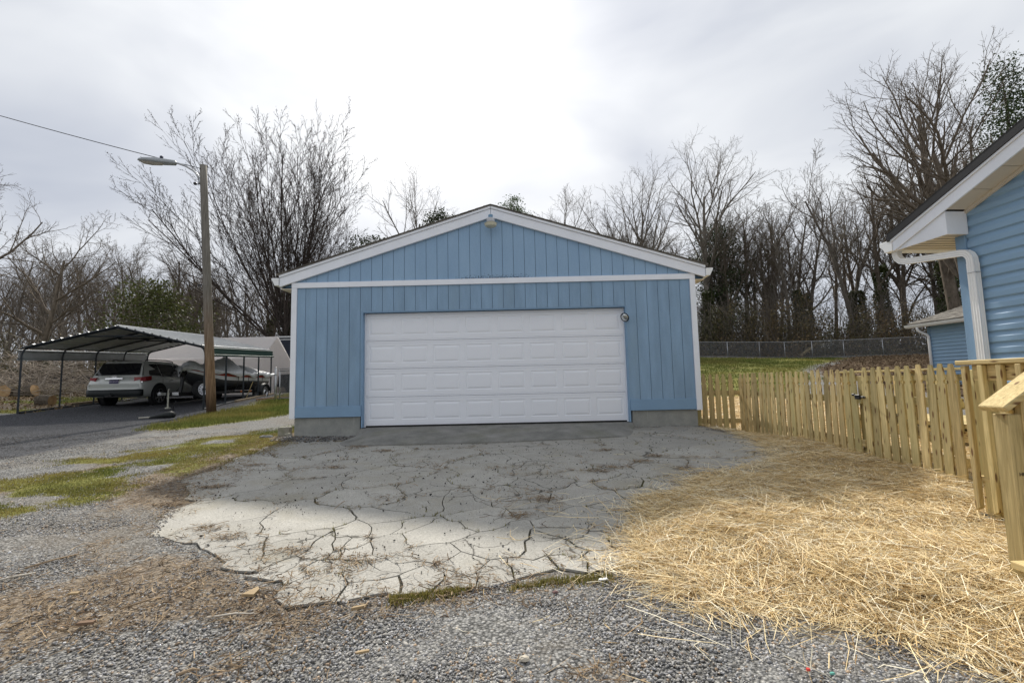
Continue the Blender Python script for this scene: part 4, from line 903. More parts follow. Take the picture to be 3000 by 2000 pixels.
# ---------------------------------------------------------------- car
def suv(loc, rz):
    car = thing('parked_car', 'silver family car parked under the carport, seen from behind', 'car', loc)
    rot = Matrix.Rotation(rz, 4, 'Z'); Lc = Vector(loc)
    T = lambda x, y, z: tuple(Lc+rot@Vector((x, y, z)))        # x right, y forward from rear bumper
    PAINT = plain('car_paint', (.68, .70, .67), .26, .02, 3, 0, metal=.15, spec=.6)
    def ring(y, zb, zm, zt, wb, wm, wt): return [T(x, y, z) for x, z in ((-wb, zb), (-wm, zm-.14), (-wm, zm+.12), (-wt, zt), (0, zt+.025), (wt, zt), (wm, zm+.12), (wm, zm-.14), (wb, zb))]
    m = MB(); m.smooth = True
    st = [(.03, .44, .70, .78, .80, .84, .80), (.0, .42, .66, .84, .84, .90, .84), (.08, .40, .66, 1.00, .88, .93, .85), (.20, .36, .68, 1.12, .90, .95, .88), (.9, .33, .70, 1.10, .90, .955, .90), (2.2, .30, .70, 1.07, .90, .955, .90), (3.3, .30, .68, 1.04, .90, .95, .88), (3.9, .32, .66, .98, .88, .93, .80), (4.5, .36, .62, .86, .82, .86, .70), (4.75, .42, .58, .70, .68, .72, .6)]
    m.loft([ring(*s) for s in st]); m.build('body', PAINT, car)
    m = MB(); m.smooth = True
    # greenhouse with rounded roof
    def gring(y, z, w, c): return (y, z, w, c)
    rr = [[T(x, .14, 1.06) for x in (-.86, -.4, 0, .4, .86)], [T(x, .34, 1.48) for x in (-.75, -.4, 0, .4, .75)], [T(x, .50, 1.66+.012*(1-abs(x))) for x in (-.66, -.4, 0, .4, .66)], [T(x, .62, 1.70+.02*(1-abs(x))) for x in (-.62, -.4, 0, .4, .62)], [T(x, 2.0, 1.70+.03*(1-abs(x))) for x in (-.62, -.4, 0, .4, .62)], [T(x, 2.5, 1.64+.03*(1-abs(x))) for x in (-.61, -.4, 0, .4, .61)], [T(x, 3.35, 1.05) for x in (-.80, -.4, 0, .4, .80)]]
    m.loft(rr, closed=False, cap=False)
    for s in (-1, 1): 
        side = [T(s*.90, .16, 1.05), T(s*.77, .34, 1.48), T(s*.67, .5, 1.66), T(s*.63, .62, 1.70), T(s*.63, 2.0, 1.70), T(s*.62, 2.5, 1.64), T(s*.84, 3.35, 1.05)]
        m.smooth = False; m.add(side, [(0, 1, 6), (1, 2, 6), (2, 5, 6), (2, 3, 5), (3, 4, 5)])
    m.build('cabin', PAINT, car)
    m = MB(); m.prism([T(-.76, .165, 1.16), T(.76, .165, 1.16), T(.665, .40, 1.60), T(-.665, .40, 1.60)], tuple(rot@Vector((0, -.035, .012)))); m.build('rear_window', GLASSD, car)
    for s in (-1, 1):
        def sp(y, z):   # point on the leaning side
            k = (z-1.05)/.65; return T(s*(.905-(.27)*k+.008), y, z)
        for (nm, pts) in (('side_window', [(.55, 1.15), (.52, 1.2), (.70, 1.58), (1.12, 1.60), (1.16, 1.13)]), ('side_window', [(1.22, 1.13), (1.18, 1.60), (2.02, 1.60), (2.18, 1.12)]), ('side_window', [(2.27, 1.12), (2.12, 1.59), (2.40, 1.57), (3.02, 1.14), (3.0, 1.11)])):
            m = MB(); m.prism([sp(*p) for p in pts], tuple(rot@Vector((s*.012, 0, .004)))); m.build(nm, GLASSD, car)
        for (y, yl) in ((1.5, 'rear'), (2.6, 'front')):
            m = MB(); m.beam(T(s*.965, y, .96), T(s*.965, y+.2, .965), .03, .03); m.build('door_handle', CHROME, car)
        for y in (1.19, 2.25):
            m = MB(); m.beam(T(s*.951, y, .40), T(s*.952, y-.03, 1.04), .006, .012); m.build('door_seam', BLACK, car)
        m = MB(); m.tube([T(s*.60, .66, 1.71), T(s*.60, .74, 1.755), T(s*.60, 1.8, 1.775), T(s*.60, 2.2, 1.74), T(s*.60, 2.26, 1.70)], .02, 6); m.build('roof_rail', BLACK, car)
        m = MB(); m.prism([T(s*.66, .045, .925), T(s*.88, .075, .925), T(s*.965, .20, .93), T(s*.972, .50, .97), T(s*.90, .48, .95), T(s*.66, .25, .925)], (0, 0, .155)); m.build('tail_light', plain('tail_red', (.30, .008, .008), .15, .2, 30, 0, spec=.6) if 'tail_red' not in bpy.data.materials else bpy.data.materials['tail_red'], car)
        m = MB(); m.beam(T(s*.71, .06, .905), T(s*.92, .11, .90), .03, .04); m.build('reverse_lamp', CHROME, car)
        for y in (.98, 3.77):
            m = MB(); m.lathe(T(s*.775, y, .37), rot@Vector((s, 0, 0)), [(.36, 0), (.385, .02), (.39, .05), (.39, .17), (.375, .215), (.28, .225), (.27, .20), (.0, .19)], 26); w = m.build('wheel', RUBBER, car)
            m = MB(); c_ = Vector(T(s*.978, y, .37)); ax = rot@Vector((s, 0, 0)); m.lathe(c_, ax, [(.27, -.02), (.275, .006), (.25, .008), (.245, -.02)], 24); m.lathe(c_, ax, [(.06, -.03), (.06, .004), (.02, .008)], 12)
            for q in range(7):
                an = 2*math.pi*q/7; d = rot@Vector((0, math.cos(an), math.sin(an))); m.beam(c_+d*.04-ax*.01, c_+d*.255-ax*.004, .055, .025, ax)
            m.build('rim', CHROME if False else plain('alloy', (.5, .5, .51), .3, .05, 5, 0, metal=.8) if 'alloy' not in bpy.data.materials else bpy.data.materials['alloy'], w)
            m = MB(); m.lathe(T(s*.948, y, .42), rot@Vector((s, 0, 0)), [(.001, 0), (.445, 0), (.45, .012), (.001, .016)], 28); m.build('wheel_arch', BLACK, car)
    m = MB(); m.smooth = True
    m.loft([[T(x, y, z) for x, z in ((-w, z0), (-w, z1), (w, z1), (w, z0))] for y, w, z0, z1 in ((.12, .955, .40, .62), (.0, .93, .38, .64), (-.05, .80, .40, .63))]); m.build('bumper', plain('dark_trim', (.022, .026, .027), .5), car)
    m = MB(); m.box((0, 0, 0), (0, 0, 0)) if False else None
    m.loft([[T(x, y, z) for x, z in ((-w, .625), (-w, .66), (w, .66), (w, .625))] for y, w in ((.05, .9), (-.045, .80))]); m.build('bumper_sill', PAINT, car)
    m = MB(); m.loft([[T(x, .035, z) for x, z in ((-w, z0), (w, z0))] for w, z0 in ((.78, .70),)], cap=False) if False else None
    m.beam(T(-.30, .005, 1.035), T(.30, .005, 1.035), .03, .05); m.build('grab_bar', CHROME, car)
    m = MB(); c_ = Vector(T(0, .02, 1.105))
    for (w_, h_) in ((.075, .05), (.035, .046), (.06, .022)):
        k = 20; m.tube([c_+rot@Vector((math.cos(2*math.pi*i/k)*w_, 0, math.sin(2*math.pi*i/k)*h_)) for i in range(k+1)], .006, 5)
    m.build('emblem', CHROME, car)
    m = MB(); m.box((0, 0, 0), (0, 0, 0)) if False else None
    m.prism([T(-.155, -.012, .855), T(.155, -.012, .855), T(.155, .0, .99), T(-.155, .0, .99)], tuple(rot@Vector((0, .012, 0)))); pl = m.build('number_plate', plain('plate', (.05, .04, .13), .5), car)
    text_mesh('plate_text', '305 BNYX', .085, plain('plate_ink', (.6, .58, .66), .6), pl, Vector(T(0, -.016, .893))-Lc, (R(90), 0, rz), True)
    m = MB(); m.beam(T(-.25, -.02, .41), T(.25, -.02, .41), .06, .05); m.beam(T(0, .1, .41), T(0, -.14, .41), .06, .06); m.lathe(T(0, -.14, .44), (0, 0, 1), [(.02, 0), (.02, .03), (.03, .06), (.01, .09)], 10); m.build('tow_hitch', BLACK, car)
    return car
suv((-10.62, 8.35, .185), R(5))
# ---------------------------------------------------------------- boat, cover, trailer
BX, BY = -8.22, 8.1; BR = Matrix.Rotation(R(3), 4, 'Z'); BZ = .26
def bt(x, y, z): p = BR@Vector((x, y, 0)); return (BX+p.x, BY+p.y, BZ+z)          # y: 0 at the tongue, towards the stern
boat = thing('boat', 'dark hulled motor boat with red and white stripes under a silver cover', 'boat', bt(0, 3.2, .5))
HULLD = plain('hull_dark', (.05, .052, .055), .25, .1, 4, 0, spec=.6); RED = plain('hull_red', (.30, .03, .015), .3); HW = plain('hull_white', (.62, .62, .62), .35)
def hullring(y):
    k = (y-.55)/4.75                                   # 0 bow, 1 stern
    w = .93*min(1, (k*2.3+.02))**.55 if k < .43 else .93-.05*(k-.43); keel = .42+.55*max(0, 1-k*3.2)**1.6; gun = 1.12+.20*max(0, 1-k*2.2)**1.5
    return w, keel, gun
ysb = [.55, .62, .8, 1.05, 1.4, 1.9, 2.5, 3.2, 4.0, 4.8, 5.3]
def hsec(y, f0, f1, mat, nm):
    pass
def strip_mb(f0, f1, out=0.):
    m = MB(); m.smooth = True
    for s in (-1, 1):
        rings = []
        for y in ysb:
            w, kz, g = hullring(y); pts = []
            for f in np.linspace(f0, f1, 4):
                if f < .35: x = w*.82*(f/.35); z = kz+(g-kz)*.28*(f/.35)
                else: x = w*(.82+.18*((f-.35)/.65)**.6); z = kz+(g-kz)*(.28+.72*(f-.35)/.65)
                pts.append(bt(s*(x+out), y, z))
            rings.append(pts)
        m.loft(rings, closed=False, cap=False)
    return m
m = strip_mb(0, .62); w, kz, g = hullring(5.3); m.smooth = False; m.prism([bt(-w, 5.3, g), bt(-w*.82, 5.3, kz+(g-kz)*.28), bt(0, 5.3, kz), bt(w*.82, 5.3, kz+(g-kz)*.28), bt(w, 5.3, g)], tuple(BR@Vector((0, .03, 0)))); m.build('hull', HULLD, boat)
strip_mb(.62, .80).build('white_stripe', HW, boat); strip_mb(.80, .93).build('red_stripe', RED, boat); strip_mb(.93, 1.0).build('gunwale', HULLD, boat)
m = MB(); m.box((0, 0, 0), (0, 0, 0)) if False else None
m.loft([[bt(-.2, 5.3, .55), bt(.2, 5.3, .55), bt(.18, 5.3, 1.0), bt(-.18, 5.3, 1.0)], [bt(-.14, 5.75, .62), bt(.14, 5.75, .62), bt(.16, 5.7, 1.25), bt(-.16, 5.7, 1.25)]]); m.beam(bt(0, 5.62, .6), bt(0, 5.68, .12), .12, .22); m.build('outboard_motor', HULLD, boat)
# cover: draped over ridge poles, with folds
t = NT('silver_tarp'); v = t.coord(); a = t.noise(v, 7, 5, .6, 1.2); t.set(t.ramp(a, [(.3, (.50, .51, .52)), (.7, (.70, .71, .72))]), .38, metal=.15, spec=.5); t.bump(a, .6, .03); TARP = t.m
cov = thing('boat_cover', 'crinkled silver tarp tied down over the boat', 'boat cover', bt(0, 3.2, 1.2))
ny_, nx_ = 60, 26; vs = []
ridge = [(.25, .98), (.6, 1.50), (.95, 1.58), (1.5, 1.50), (2.1, 1.60), (2.6, 1.66), (3.0, 1.86), (3.3, 1.70), (3.9, 1.50), (4.5, 1.50), (5.0, 1.48), (5.45, 1.40), (5.75, 1.15)]
ry, rz_ = [p[0] for p in ridge], [p[1] for p in ridge]
for i in range(ny_+1):
    y = .25+(5.75-.25)*i/ny_; top = float(np.interp(y, ry, rz_)); w, kz, g = hullring(min(max(y, .56), 5.3)); w += .05
    if y < .6: w = max(.10, w*(y-.2)/.4+.06)
    for j in range(nx_+1):
        s = -1+2*j/nx_; a = abs(s)
        if a < .78: k = a/.78; x = w*k; z = top+(g+.05-top)*(k**(1.15+.5*math.sin(y*3.1)))
        else: k = (a-.78)/.22; x = w+.03*math.sin(k*3); z = g+.05-.15*k*(1+.35*math.sin(y*5.3+s))
        f = fbm(np.array([y*4.5+3*s]), np.array([s*2.2+y*1.3]), 3)[0]-.5
        z += f*.15*(1-.3*a); x += f*.09*a
        vs.append(bt(math.copysign(x, s), y, z))
m = MB(); m.smooth = True; m.add(vs, [(i*(nx_+1)+j, i*(nx_+1)+j+1, (i+1)*(nx_+1)+j+1, (i+1)*(nx_+1)+j) for i in range(ny_) for j in range(nx_)]); m.build('tarp', TARP, cov, fix=False)
for y in (1.15, 2.45, 3.2, 4.4):
    for s in (-1, 1):
        w, kz, g = hullring(y); m = MB(); m.tube([bt(s*(w+.055), y, g-.12), bt(s*(w+.02), y, .62), bt(s*.75, y, .36)], .013, 5); m.build('tie_strap', BLACK, cov)
tr = thing('boat_trailer', 'black boat trailer with white rimmed spare wheel on its tongue', 'trailer', bt(0, 2.5, 0))
TB = plain('trailer_black', (.02, .02, .021), .45)
m = MB(); m.beam(bt(0, -.45, .34), bt(0, 1.5, .36), .08, .1); 
for s in (-1, 1): m.beam(bt(0, .6, .35), bt(s*.72, 2.2, .36), .06, .1); m.beam(bt(s*.72, 2.15, .36), bt(s*.72, 5.2, .36), .06, .1)
for y in (2.2, 3.6, 5.0): m.beam(bt(-.72, y, .34), bt(.72, y, .34), .06, .08)
m.build('frame', TB, tr)
m = MB(); m.beam(bt(0, .35, .36), bt(0, .52, 1.05), .08, .08); m.beam(bt(0, .52, 1.02), bt(0, .30, 1.12), .12, .1); m.lathe(bt(-.06, .4, 1.05), (1, 0, 0), [(.07, 0), (.07, .12)], 12); m.beam(bt(.06, .42, 1.06), bt(.06, .62, 1.30), .03, .03); m.build('winch_post', TB, tr)
m = MB(); m.beam(bt(0, -.45, .36), bt(0, -.70, .37), .11, .09); m.lathe(bt(0, -.68, .33), (0, 0, 1), [(.05, 0), (.055, .06), (.03, .1)], 12); m.build('coupler', ALU, tr)
m = MB(); zg = h1(*bt(.1, -.42, 0)[:2])-BZ; m.tube([bt(.11, -.42, zg), bt(.11, -.42, .40)], .027, 8); m.tube([bt(.11, -.42, .4), bt(.11, -.42, .52)], .018, 6); m.tube([bt(.11, -.42, .52), bt(.2, -.5, .52)], .012, 6); m.cbox(bt(.11, -.42, zg+.02), (.05, .07, .02)); m.build('jack', plain('jack_paint', (.45, .44, .36), .5), tr)
m = MB(); m.cbox(bt(.19, -.18, .36), (.11, .006, .055)); m.build('trailer_plate', HW, tr)
WR = plain('white_rim', (.78, .79, .84), .35, .04, 6, 0)
def twheel(c, ax, rim, nm, r=.335):
    ax = Vector(ax).normalized(); m = MB(); m.lathe(c, ax, [(.2, -.09), (r-.03, -.10), (r, -.06), (r, .06), (r-.03, .10), (.2, .09), (.19, .05), (.0, .04)], 28); w = m.build(nm, RUBBER, tr)
    m = MB(); c = Vector(c); m.lathe(c, ax, [(.215, .06), (.22, .095), (.20, .10), (.18, .055), (.11, .075), (.075, .105), (.07, .085), (.0, .08)], 28); o = m.build('rim', rim, w)
    u = ax.cross(Vector((0, 0, 1))).normalized(); v_ = ax.cross(u)
    for q in range(10): an = 2*math.pi*q/10; m = MB(); m.lathe(c+(u*math.cos(an)+v_*math.sin(an))*.15, ax, [(.018, .06), (.018, .074)], 8); m.build('rim_hole', RUBBER, w)
    m = MB(); m.lathe(c, ax, [(.06, .10), (.05, .13), (.0, .14)], 12); m.build('hub_cap', RUBBER, w)
twheel(bt(.52, .75, .50), (BR@Vector((.95, -.30, 0))), WR, 'spare_wheel', .345)
for s in (-1, 1):
    y = 4.35; twheel(bt(s*1.04, y, .31), BR@Vector((s, 0, 0)), bpy.data.materials['alloy'], 'wheel')
    m = MB(); m.smooth = True; rings = []
    for i in range(10): an = math.pi*(i/9)*.94+.09; rings.append([bt(s*(.90), y-math.cos(an)*.43, .31+math.sin(an)*.40), bt(s*1.16, y-math.cos(an)*.43, .31+math.sin(an)*.40), bt(s*1.17, y-math.cos(an)*.43, .28+math.sin(an)*.40)])
    m.loft(rings, closed=False, cap=False); m.build('mudguard', TB, tr)
    for yy in (3.0, 3.75): m = MB(); m.cbox(bt(s*.78, yy, .38), (.012, .05, .03)); m.build('marker_light', plain('amber', (.5, .14, .03), .3) if 'amber' not in bpy.data.materials else bpy.data.materials['amber'], tr)
m = MB(); m.smooth = True; m.loft([[bt(.72+.12*math.cos(a), 5.15+.10*math.sin(a), z) for a in np.linspace(0, 6.283, 9)[:-1]] for z in (.06, .2, .42, .48)]); tag(m.build('white_sack', plain('sack', (.6, .6, .58), .8, .12, 12, .4)), 'crumpled white sack on the gravel behind the boat trailer wheel', 'sack')
m = MB(); p = cp(CW-.25, 4.35, 0); g = h1(p[0], p[1]); m.beam((p[0], p[1], g), (p[0]+.22, p[1]+.1, g+.72), .07, .025); tag(m.build('leaning_board', LUM), 'short pale board leaning by the boat trailer wheel', 'board')
# dark bundle with a pale pole on the gravel
bd = thing('tarp_bundle', 'black tarp bundle rolled round a pale pole on the dark gravel', 'tarp', (-6.2, 4.9, .1))
zg = h1(-6.0, 4.8)
m = MB(); m.smooth = True; rings = []
for i in range(9):
    k = i/8; c_ = Vector((-6.35+.55*k, 4.75+.18*k, zg+.03+.09*k-.04*max(0, k-.8)*5)); r_ = .03+.11*k**1.1 if k < .9 else .09
    rings.append([tuple(c_+Vector((0, 1, 0))*math.cos(a)*r_+Vector((0, 0, 1))*math.sin(a)*r_*.85) for a in np.linspace(0, 6.283, 11)[:-1]])
m.loft(rings); m.build('tarp', plain('black_tarp', (.022, .025, .024), .6, .3, 20, .6), bd)
m = MB(); m.smooth = True; m.tube([(-6.60, 4.67, zg+.03), (-6.25, 4.78, zg+.04)], .024, 8); m.build('pole', plain('pale_pole', (.42, .40, .34), .6), bd)
m = MB(); g = h1(-7.6, 7.0); m.beam((-7.75, 6.9, g+.02), (-7.35, 7.02, g+.02), .04, .03); m.beam((-7.4, 7.0, g+.02), (-7.34, 7.06, g+.32), .03, .03); tag(m.build('wheel_chock', BLACK), 'small black bracket lying on gravel near the trailer tongue', 'bracket')
# ---------------------------------------------------------------- white storage tent
tent = thing('storage_tent', 'white fabric storage tent standing behind the carport', 'tent', (-12.3, 15.7, .45))
t = NT('tent_fabric'); v = t.coord((1, 1, 1)); a = t.noise(v, 2.2, 5, .6, 1.5); t.set(t.ramp(a, [(.3, (.80, .765, .75)), (.7, (.87, .84, .825))]), .7); t.bump(a, .7, .06)
tl = t.n('ShaderNodeBsdfTranslucent'); tl.inputs[0].default_value = (.9, .86, .83, 1); ms = t.n('ShaderNodeMixShader'); ms.inputs[0].default_value = .6
t.l(t.b.outputs[0], ms.inputs[1]); t.l(tl.outputs[0], ms.inputs[2]); t.l(ms.outputs[0], t.t.nodes['Material Output'].inputs[0]); TENT = t.m
tx0, tx1, ty0, ty1 = -15.5, -9.25, 15.6, 18.6; zb0 = .40
def fsheet(p00, p10, p11, p01, nu, nv, amp, name, k):
    P = [Vector(p) for p in (p00, p10, p11, p01)]; nrm = (P[1]-P[0]).cross(P[3]-P[0]).normalized(); m = MB(); m.smooth = True; vs = []
    for j in range(nv+1):
        for i in range(nu+1):
            u, v_ = i/nu, j/nv; p = P[0]*(1-u)*(1-v_)+P[1]*u*(1-v_)+P[2]*u*v_+P[3]*(1-u)*v_
            f = fbm(np.array([u*7+k+v_*2]), np.array([v_*3+k]), 3)[0]-.5; e = min(1, 6*min(u, 1-u, v_+.02, 1-v_))
            vs.append(p+nrm*amp*f*e)
    m.add(vs, [(j*(nu+1)+i, j*(nu+1)+i+1, (j+1)*(nu+1)+i+1, (j+1)*(nu+1)+i) for j in range(nv) for i in range(nu)]); return m.build(name, TENT, tent, fix=False)
E_, PKz = 2.42, 3.62; ym = (ty0+ty1)/2
fsheet((tx0, ty0, zb0), (tx1, ty0, zb0), (tx1, ty0, E_), (tx0, ty0, E_), 40, 12, .22, 'side_wall', 1)
fsheet((tx1, ty1, zb0), (tx0, ty1, zb0), (tx0, ty1, E_), (tx1, ty1, E_), 20, 6, .1, 'side_wall', 3)
fsheet((tx0-.05, ty0-.06, E_-.12), (tx1+.05, ty0-.06, E_-.12), (tx1+.05, ym, PKz), (tx0-.05, ym, PKz), 40, 12, .16, 'roof', 5)
fsheet((tx1+.05, ty1+.06, E_-.12), (tx0-.05, ty1+.06, E_-.12), (tx0-.05, ym, PKz), (tx1+.05, ym, PKz), 20, 6, .1, 'roof', 7)
for x, s in ((tx1, 1), (tx0, -1)):
    m = MB(); m.prism([(x, ty0, zb0), (x, ty1, zb0), (x, ty1, E_-.02), (x, ym, PKz-.06), (x, ty0, E_-.02)], (s*.01, 0, 0)); m.build('end_wall', TENT, tent)
# ---------------------------------------------------------------- dark truck box, black pickup, chain link gate at the side of the garage
bx = thing('cargo_trailer', 'dark blue box trailer with a pale top rail behind the tent', 'trailer', (-9.6, 23, 1.0))
NAVY = plain('navy_panel', (.016, .02, .034), .5, .2, 3, .1)
m = MB(); m.box((-11.6, 21.8, 2.25), (-6.0, 24.2, 4.05)); m.build('box_body', NAVY, bx, .03)
m = MB(); m.box((-11.65, 21.75, 4.06), (-5.95, 24.25, 4.16)); m.build('roof_rail', plain('pale_rail', (.6, .6, .6), .5), bx)
m = MB(); m.box((-11.6, 21.76, 3.90), (-6.0, 21.79, 3.95)); m.build('trim_strip', HW, bx)
m = MB(); m.box((-11.5, 21.9, 1.9), (-6.0, 24.1, 2.2)); m.build('chassis', BLACK, bx)
for x in (-10.2, -7.4): m = MB(); m.lathe((x, 21.95, 1.45), (0, 1, 0), [(.2, .25), (.42, .25), (.47, .2), (.47, .0), (.42, -.05), (.2, -.05)], 22); m.build('wheel', RUBBER, bx)
pk = thing('pickup_truck', 'black pickup truck nose behind the chain link gate', 'truck', (-7.4, 17.6, .5))
m = MB(); m.smooth = False
def pr_(x, pts): return [(x, y, z) for y, z in pts]
zt = .45
m.loft([[(-9.1, 17.0, zt+.35), (-9.1, 18.7, zt+.35), (-9.1, 18.65, zt+.95), (-9.1, 17.05, zt+.95)], [(-8.9, 16.9, zt+.32), (-8.9, 18.8, zt+.32), (-8.9, 18.72, zt+1.02), (-8.9, 16.98, zt+1.02)], [(-7.6, 16.9, zt+.32), (-7.6, 18.8, zt+.32), (-7.6, 18.72, zt+1.10), (-7.6, 16.98, zt+1.10)], [(-4.2, 16.9, zt+.35), (-4.2, 18.8, zt+.35), (-4.2, 18.75, zt+1.1), (-4.2, 16.95, zt+1.1)]]); m.build('body', plain('black_paint', (.012, .012, .013), .25, .1, 4, 0, spec=.6), pk)
m = MB(); m.loft([[(-7.6, 17.0, zt+1.1), (-7.6, 18.7, zt+1.1), (-7.0, 18.55, zt+1.7), (-7.0, 17.15, zt+1.7)], [(-5.6, 17.0, zt+1.1), (-5.6, 18.7, zt+1.1), (-5.7, 18.55, zt+1.7), (-5.7, 17.15, zt+1.7)]]); m.build('cab', GLASSD, pk)
m = MB(); m.lathe((-9.10, 17.22, zt+.72), (-1, 0, 0), [(.12, -.02), (.13, .02), (.10, .03), (0, .05)], 18); m.lathe((-9.10, 18.48, zt+.72), (-1, 0, 0), [(.12, -.02), (.13, .02), (.10, .03), (0, .05)], 18); m.build('headlight', CHROME, pk)
m = MB(); m.box((-9.2, 16.85, zt+.35), (-9.06, 18.85, zt+.5)); m.build('bumper', CHROME, pk)
m = MB(); m.box((-9.13, 17.45, zt+.58), (-9.105, 18.25, zt+.85)); m.build('grille', CHROME, pk)
for x in (-8.3, -5.0):
    for y in (16.95, 18.55): m = MB(); m.lathe((x, y, zt+.36), (0, 1, 0), [(.2, -.08), (.34, -.1), (.37, -.05), (.37, .15), (.34, .2), (.2, .18)], 22); m.build('wheel', RUBBER, pk)
cl = plain('chain_wire', (.33, .34, .35), .45, .1, 10, 0, metal=.6)
def chain_mesh(root, A, B, h, step=.07, r=.004):
    """woven diamond wire between two ground points, as thin ribbons with two crossed faces"""
    A = Vector(A); B = Vector(B); L = (B-A).length; d = (B-A)/L; V = []; Fs = []
    n = int(L/step)
    up = Vector((0, 0, 1)); side = d.cross(Vector((0, 0, 1))).normalized()
    for sgn in (1, -1):
        k0 = -int(h/step)-1
        for i in range(k0, n+int(h/step)+1):
            a0 = i*step; a1 = a0+sgn*h; z0, z1 = 0, h
            lo, hi = min(a0, a1), max(a0, a1)
            if hi < 0 or lo > L: continue
            def clip(a, z):
                return a, z
            t0, t1 = 0., 1.
            for lim, sg in ((0, 1), (L, -1)):
                f0 = sg*(a0-lim); f1 = sg*(a1-lim)
                if f0 < 0 and f1 < 0: t1 = -1
                elif f0 < 0: t0 = max(t0, f0/(f0-f1))
                elif f1 < 0: t1 = min(t1, f0/(f0-f1))
            if t1-t0 < .02: continue
            P = [A+(B-A)*((a0+(a1-a0)*t_)/L)+up*(h*t_) for t_ in (t0, t1)]
            dirv = (P[1]-P[0]).normalized(); w1 = dirv.cross(side).normalized()*r; w2 = side*r
            for w_ in (w1, w2):
                b = len(V); V += [P[0]-w_, P[0]+w_, P[1]+w_, P[1]-w_]; Fs.append((b, b+1, b+2, b+3))
    m = MB(); m.add(V, Fs); o = m.build('wire_mesh', cl, root, fix=False); o['kind'] = 'stuff'; return o
cg = thing('chain_link_gate', 'chain link fence with a thick grey post between carport and garage', 'fence', (-5.6, 10.1, .28))
z = h1(-5.58, 10.1); z2 = h1(-.2, 8.5)
m = MB(); m.smooth = True; m.tube([(-5.58, 10.1, z-.2), (-5.60, 10.1, z+1.28)], .045, 10); m.tube([(-5.60, 10.1, z+1.28), (-5.60, 10.1, z+1.31)], [.048, .02], 10); m.build('post', ALU, cg)
m = MB(); m.smooth = True; m.tube([(-5.38, 10.05, z-.1), (-5.40, 10.05, z+1.18)], .026, 8); m.build('post', ALU, cg)
for dz in (1.16, 1.24, .06): m = MB(); m.smooth = True; m.tube([(-5.45, 10.06, z+dz), (-4.6, 9.85, z+dz+.02), (-.1, 8.6, z2+dz+.02)], .020, 8); m.build('rail', ALU, cg)
for zz in (.25, 1.0): m = MB(); m.lathe((-5.59, 10.1, z+zz), (0, 0, 1), [(.055, 0), (.058, .04)], 10); m.build('hinge', ALU, cg)
chain_mesh(cg, (-5.4, 10.05, z+.05), (-.1, 8.6, z2+.05), 1.14)
m = MB(); m.box((-9.5, 20.2, 1.9), (-3.5, 20.26, 1.97)); m.box((-9.5, 20.2, 2.25), (-3.5, 20.26, 2.3))
for x in (-9.4, -6.5, -3.6): m.box((x, 20.18, .6), (x+.08, 20.28, 2.32))
tag(m.build('yard_fence', plain('pale_wood', (.5, .48, .45), .8)), 'pale two rail yard fence in front of the dark box trailer', 'fence')
# ---------------------------------------------------------------- back yard chain link
bf = thing('chain_link_fence', 'long chain link fence along the wood at the top of the lawn', 'fence', (20.3, 31.7, 2.6))
run = [(4.0, 34.2), (9.2, 33.4), (14.6, 32.6), (20.3, 31.7), (22.4, 30.9), (24.5, 29.7), (25.7, 28.2), (26.9, 26.7), (28.6, 25.7), (30.7, 24.7), (33.1, 23.7), (36, 22.5)]
for i, (x, y) in enumerate(run):
    z = h1(x, y); m = MB(); m.smooth = True; m.tube([(x, y, z-.2), (x, y, z+1.27)], .038 if i == 4 else .026, 8); m.build('post', ALU, bf)
m = MB(); m.smooth = True; m.tube([(x, y, h1(x, y)+1.25) for x, y in run], .019, 6); m.build('top_rail', ALU, bf)
for (x, y), (x2, y2) in zip(run, run[1:]): chain_mesh(bf, (x, y, h1(x, y)+.03), (x2, y2, h1(x2, y2)+.03), 1.2, .085, .0032)
m = MB(); m.smooth = True; a_ = Vector((27.2, 28.6, h1(27.2, 28.6)+.1)); m.tube([a_, a_+Vector((1.2, .3, .7)), a_+Vector((2.1, .5, 1.45))], [.13, .12, .09], 8); tag(m.build('fallen_trunk', plain('pale_bark', (.38, .31, .19), .9, .2, 9, .4)), 'pale broken trunk leaning behind the chain link fence', 'tree trunk')
# ---------------------------------------------------------------- logs, brush pile, firewood, fallen trunk
t = NT('bark'); v = t.coord((1, 1, .5)); a = t.noise(v, 14, 6, .7, .6); t.set(t.ramp(a, [(.3, (.045, .036, .028)), (.7, (.17, .14, .105))]), .95); t.bump(a, .8, .02); BARK = t.m
t = NT('cut_wood'); v = t.coord(); wv = t.n('ShaderNodeTexNoise'); wv.inputs['Scale'].default_value = 6; t.l(v, wv.inputs['Vector']); t.set(t.ramp(wv.outputs['Fac'], [(.3, (.33, .20, .10)), (.7, (.50, .34, .18))]), .9); CUT = t.m
def log(c, ax, L, r, label, name='log', par=None):
    c = Vector(c); ax = Vector(ax).normalized(); ref = Vector((0, 0, 1)) if abs(ax.z) < .9 else Vector((1, 0, 0)); u = ax.cross(ref).normalized(); w = ax.cross(u); q = random.Random(len(label)*7+int(c.x*10)); n = 14; jit = [q.uniform(.9, 1.1) for _ in range(n)]
    rings = [[tuple(c+ax*(L*(k-.5))+(u*math.cos(6.2832*j/n)+w*math.sin(6.2832*j/n))*r*jit[j]*(1+.05*math.sin(5*k+j))) for j in range(n)] for k in (0, .3, .7, 1)]
    m = MB(); m.loft(rings, cap=False); m.mi = 1; m.f.append(list(range(n))[::-1]); m.f.append([3*n+j for j in range(n)]); m.m += [1, 1]; m.sm += [False, False]
    o = m.build(name, [BARK, CUT], par)
    return tag(o, label, 'log') if par is None else o
g = h1(-17.1, 10.7); log((-17.25, 10.7, g+.20), (.42, -.9, .02), .45, .27, 'round cut log end facing the camera at the edge of the brush pile')
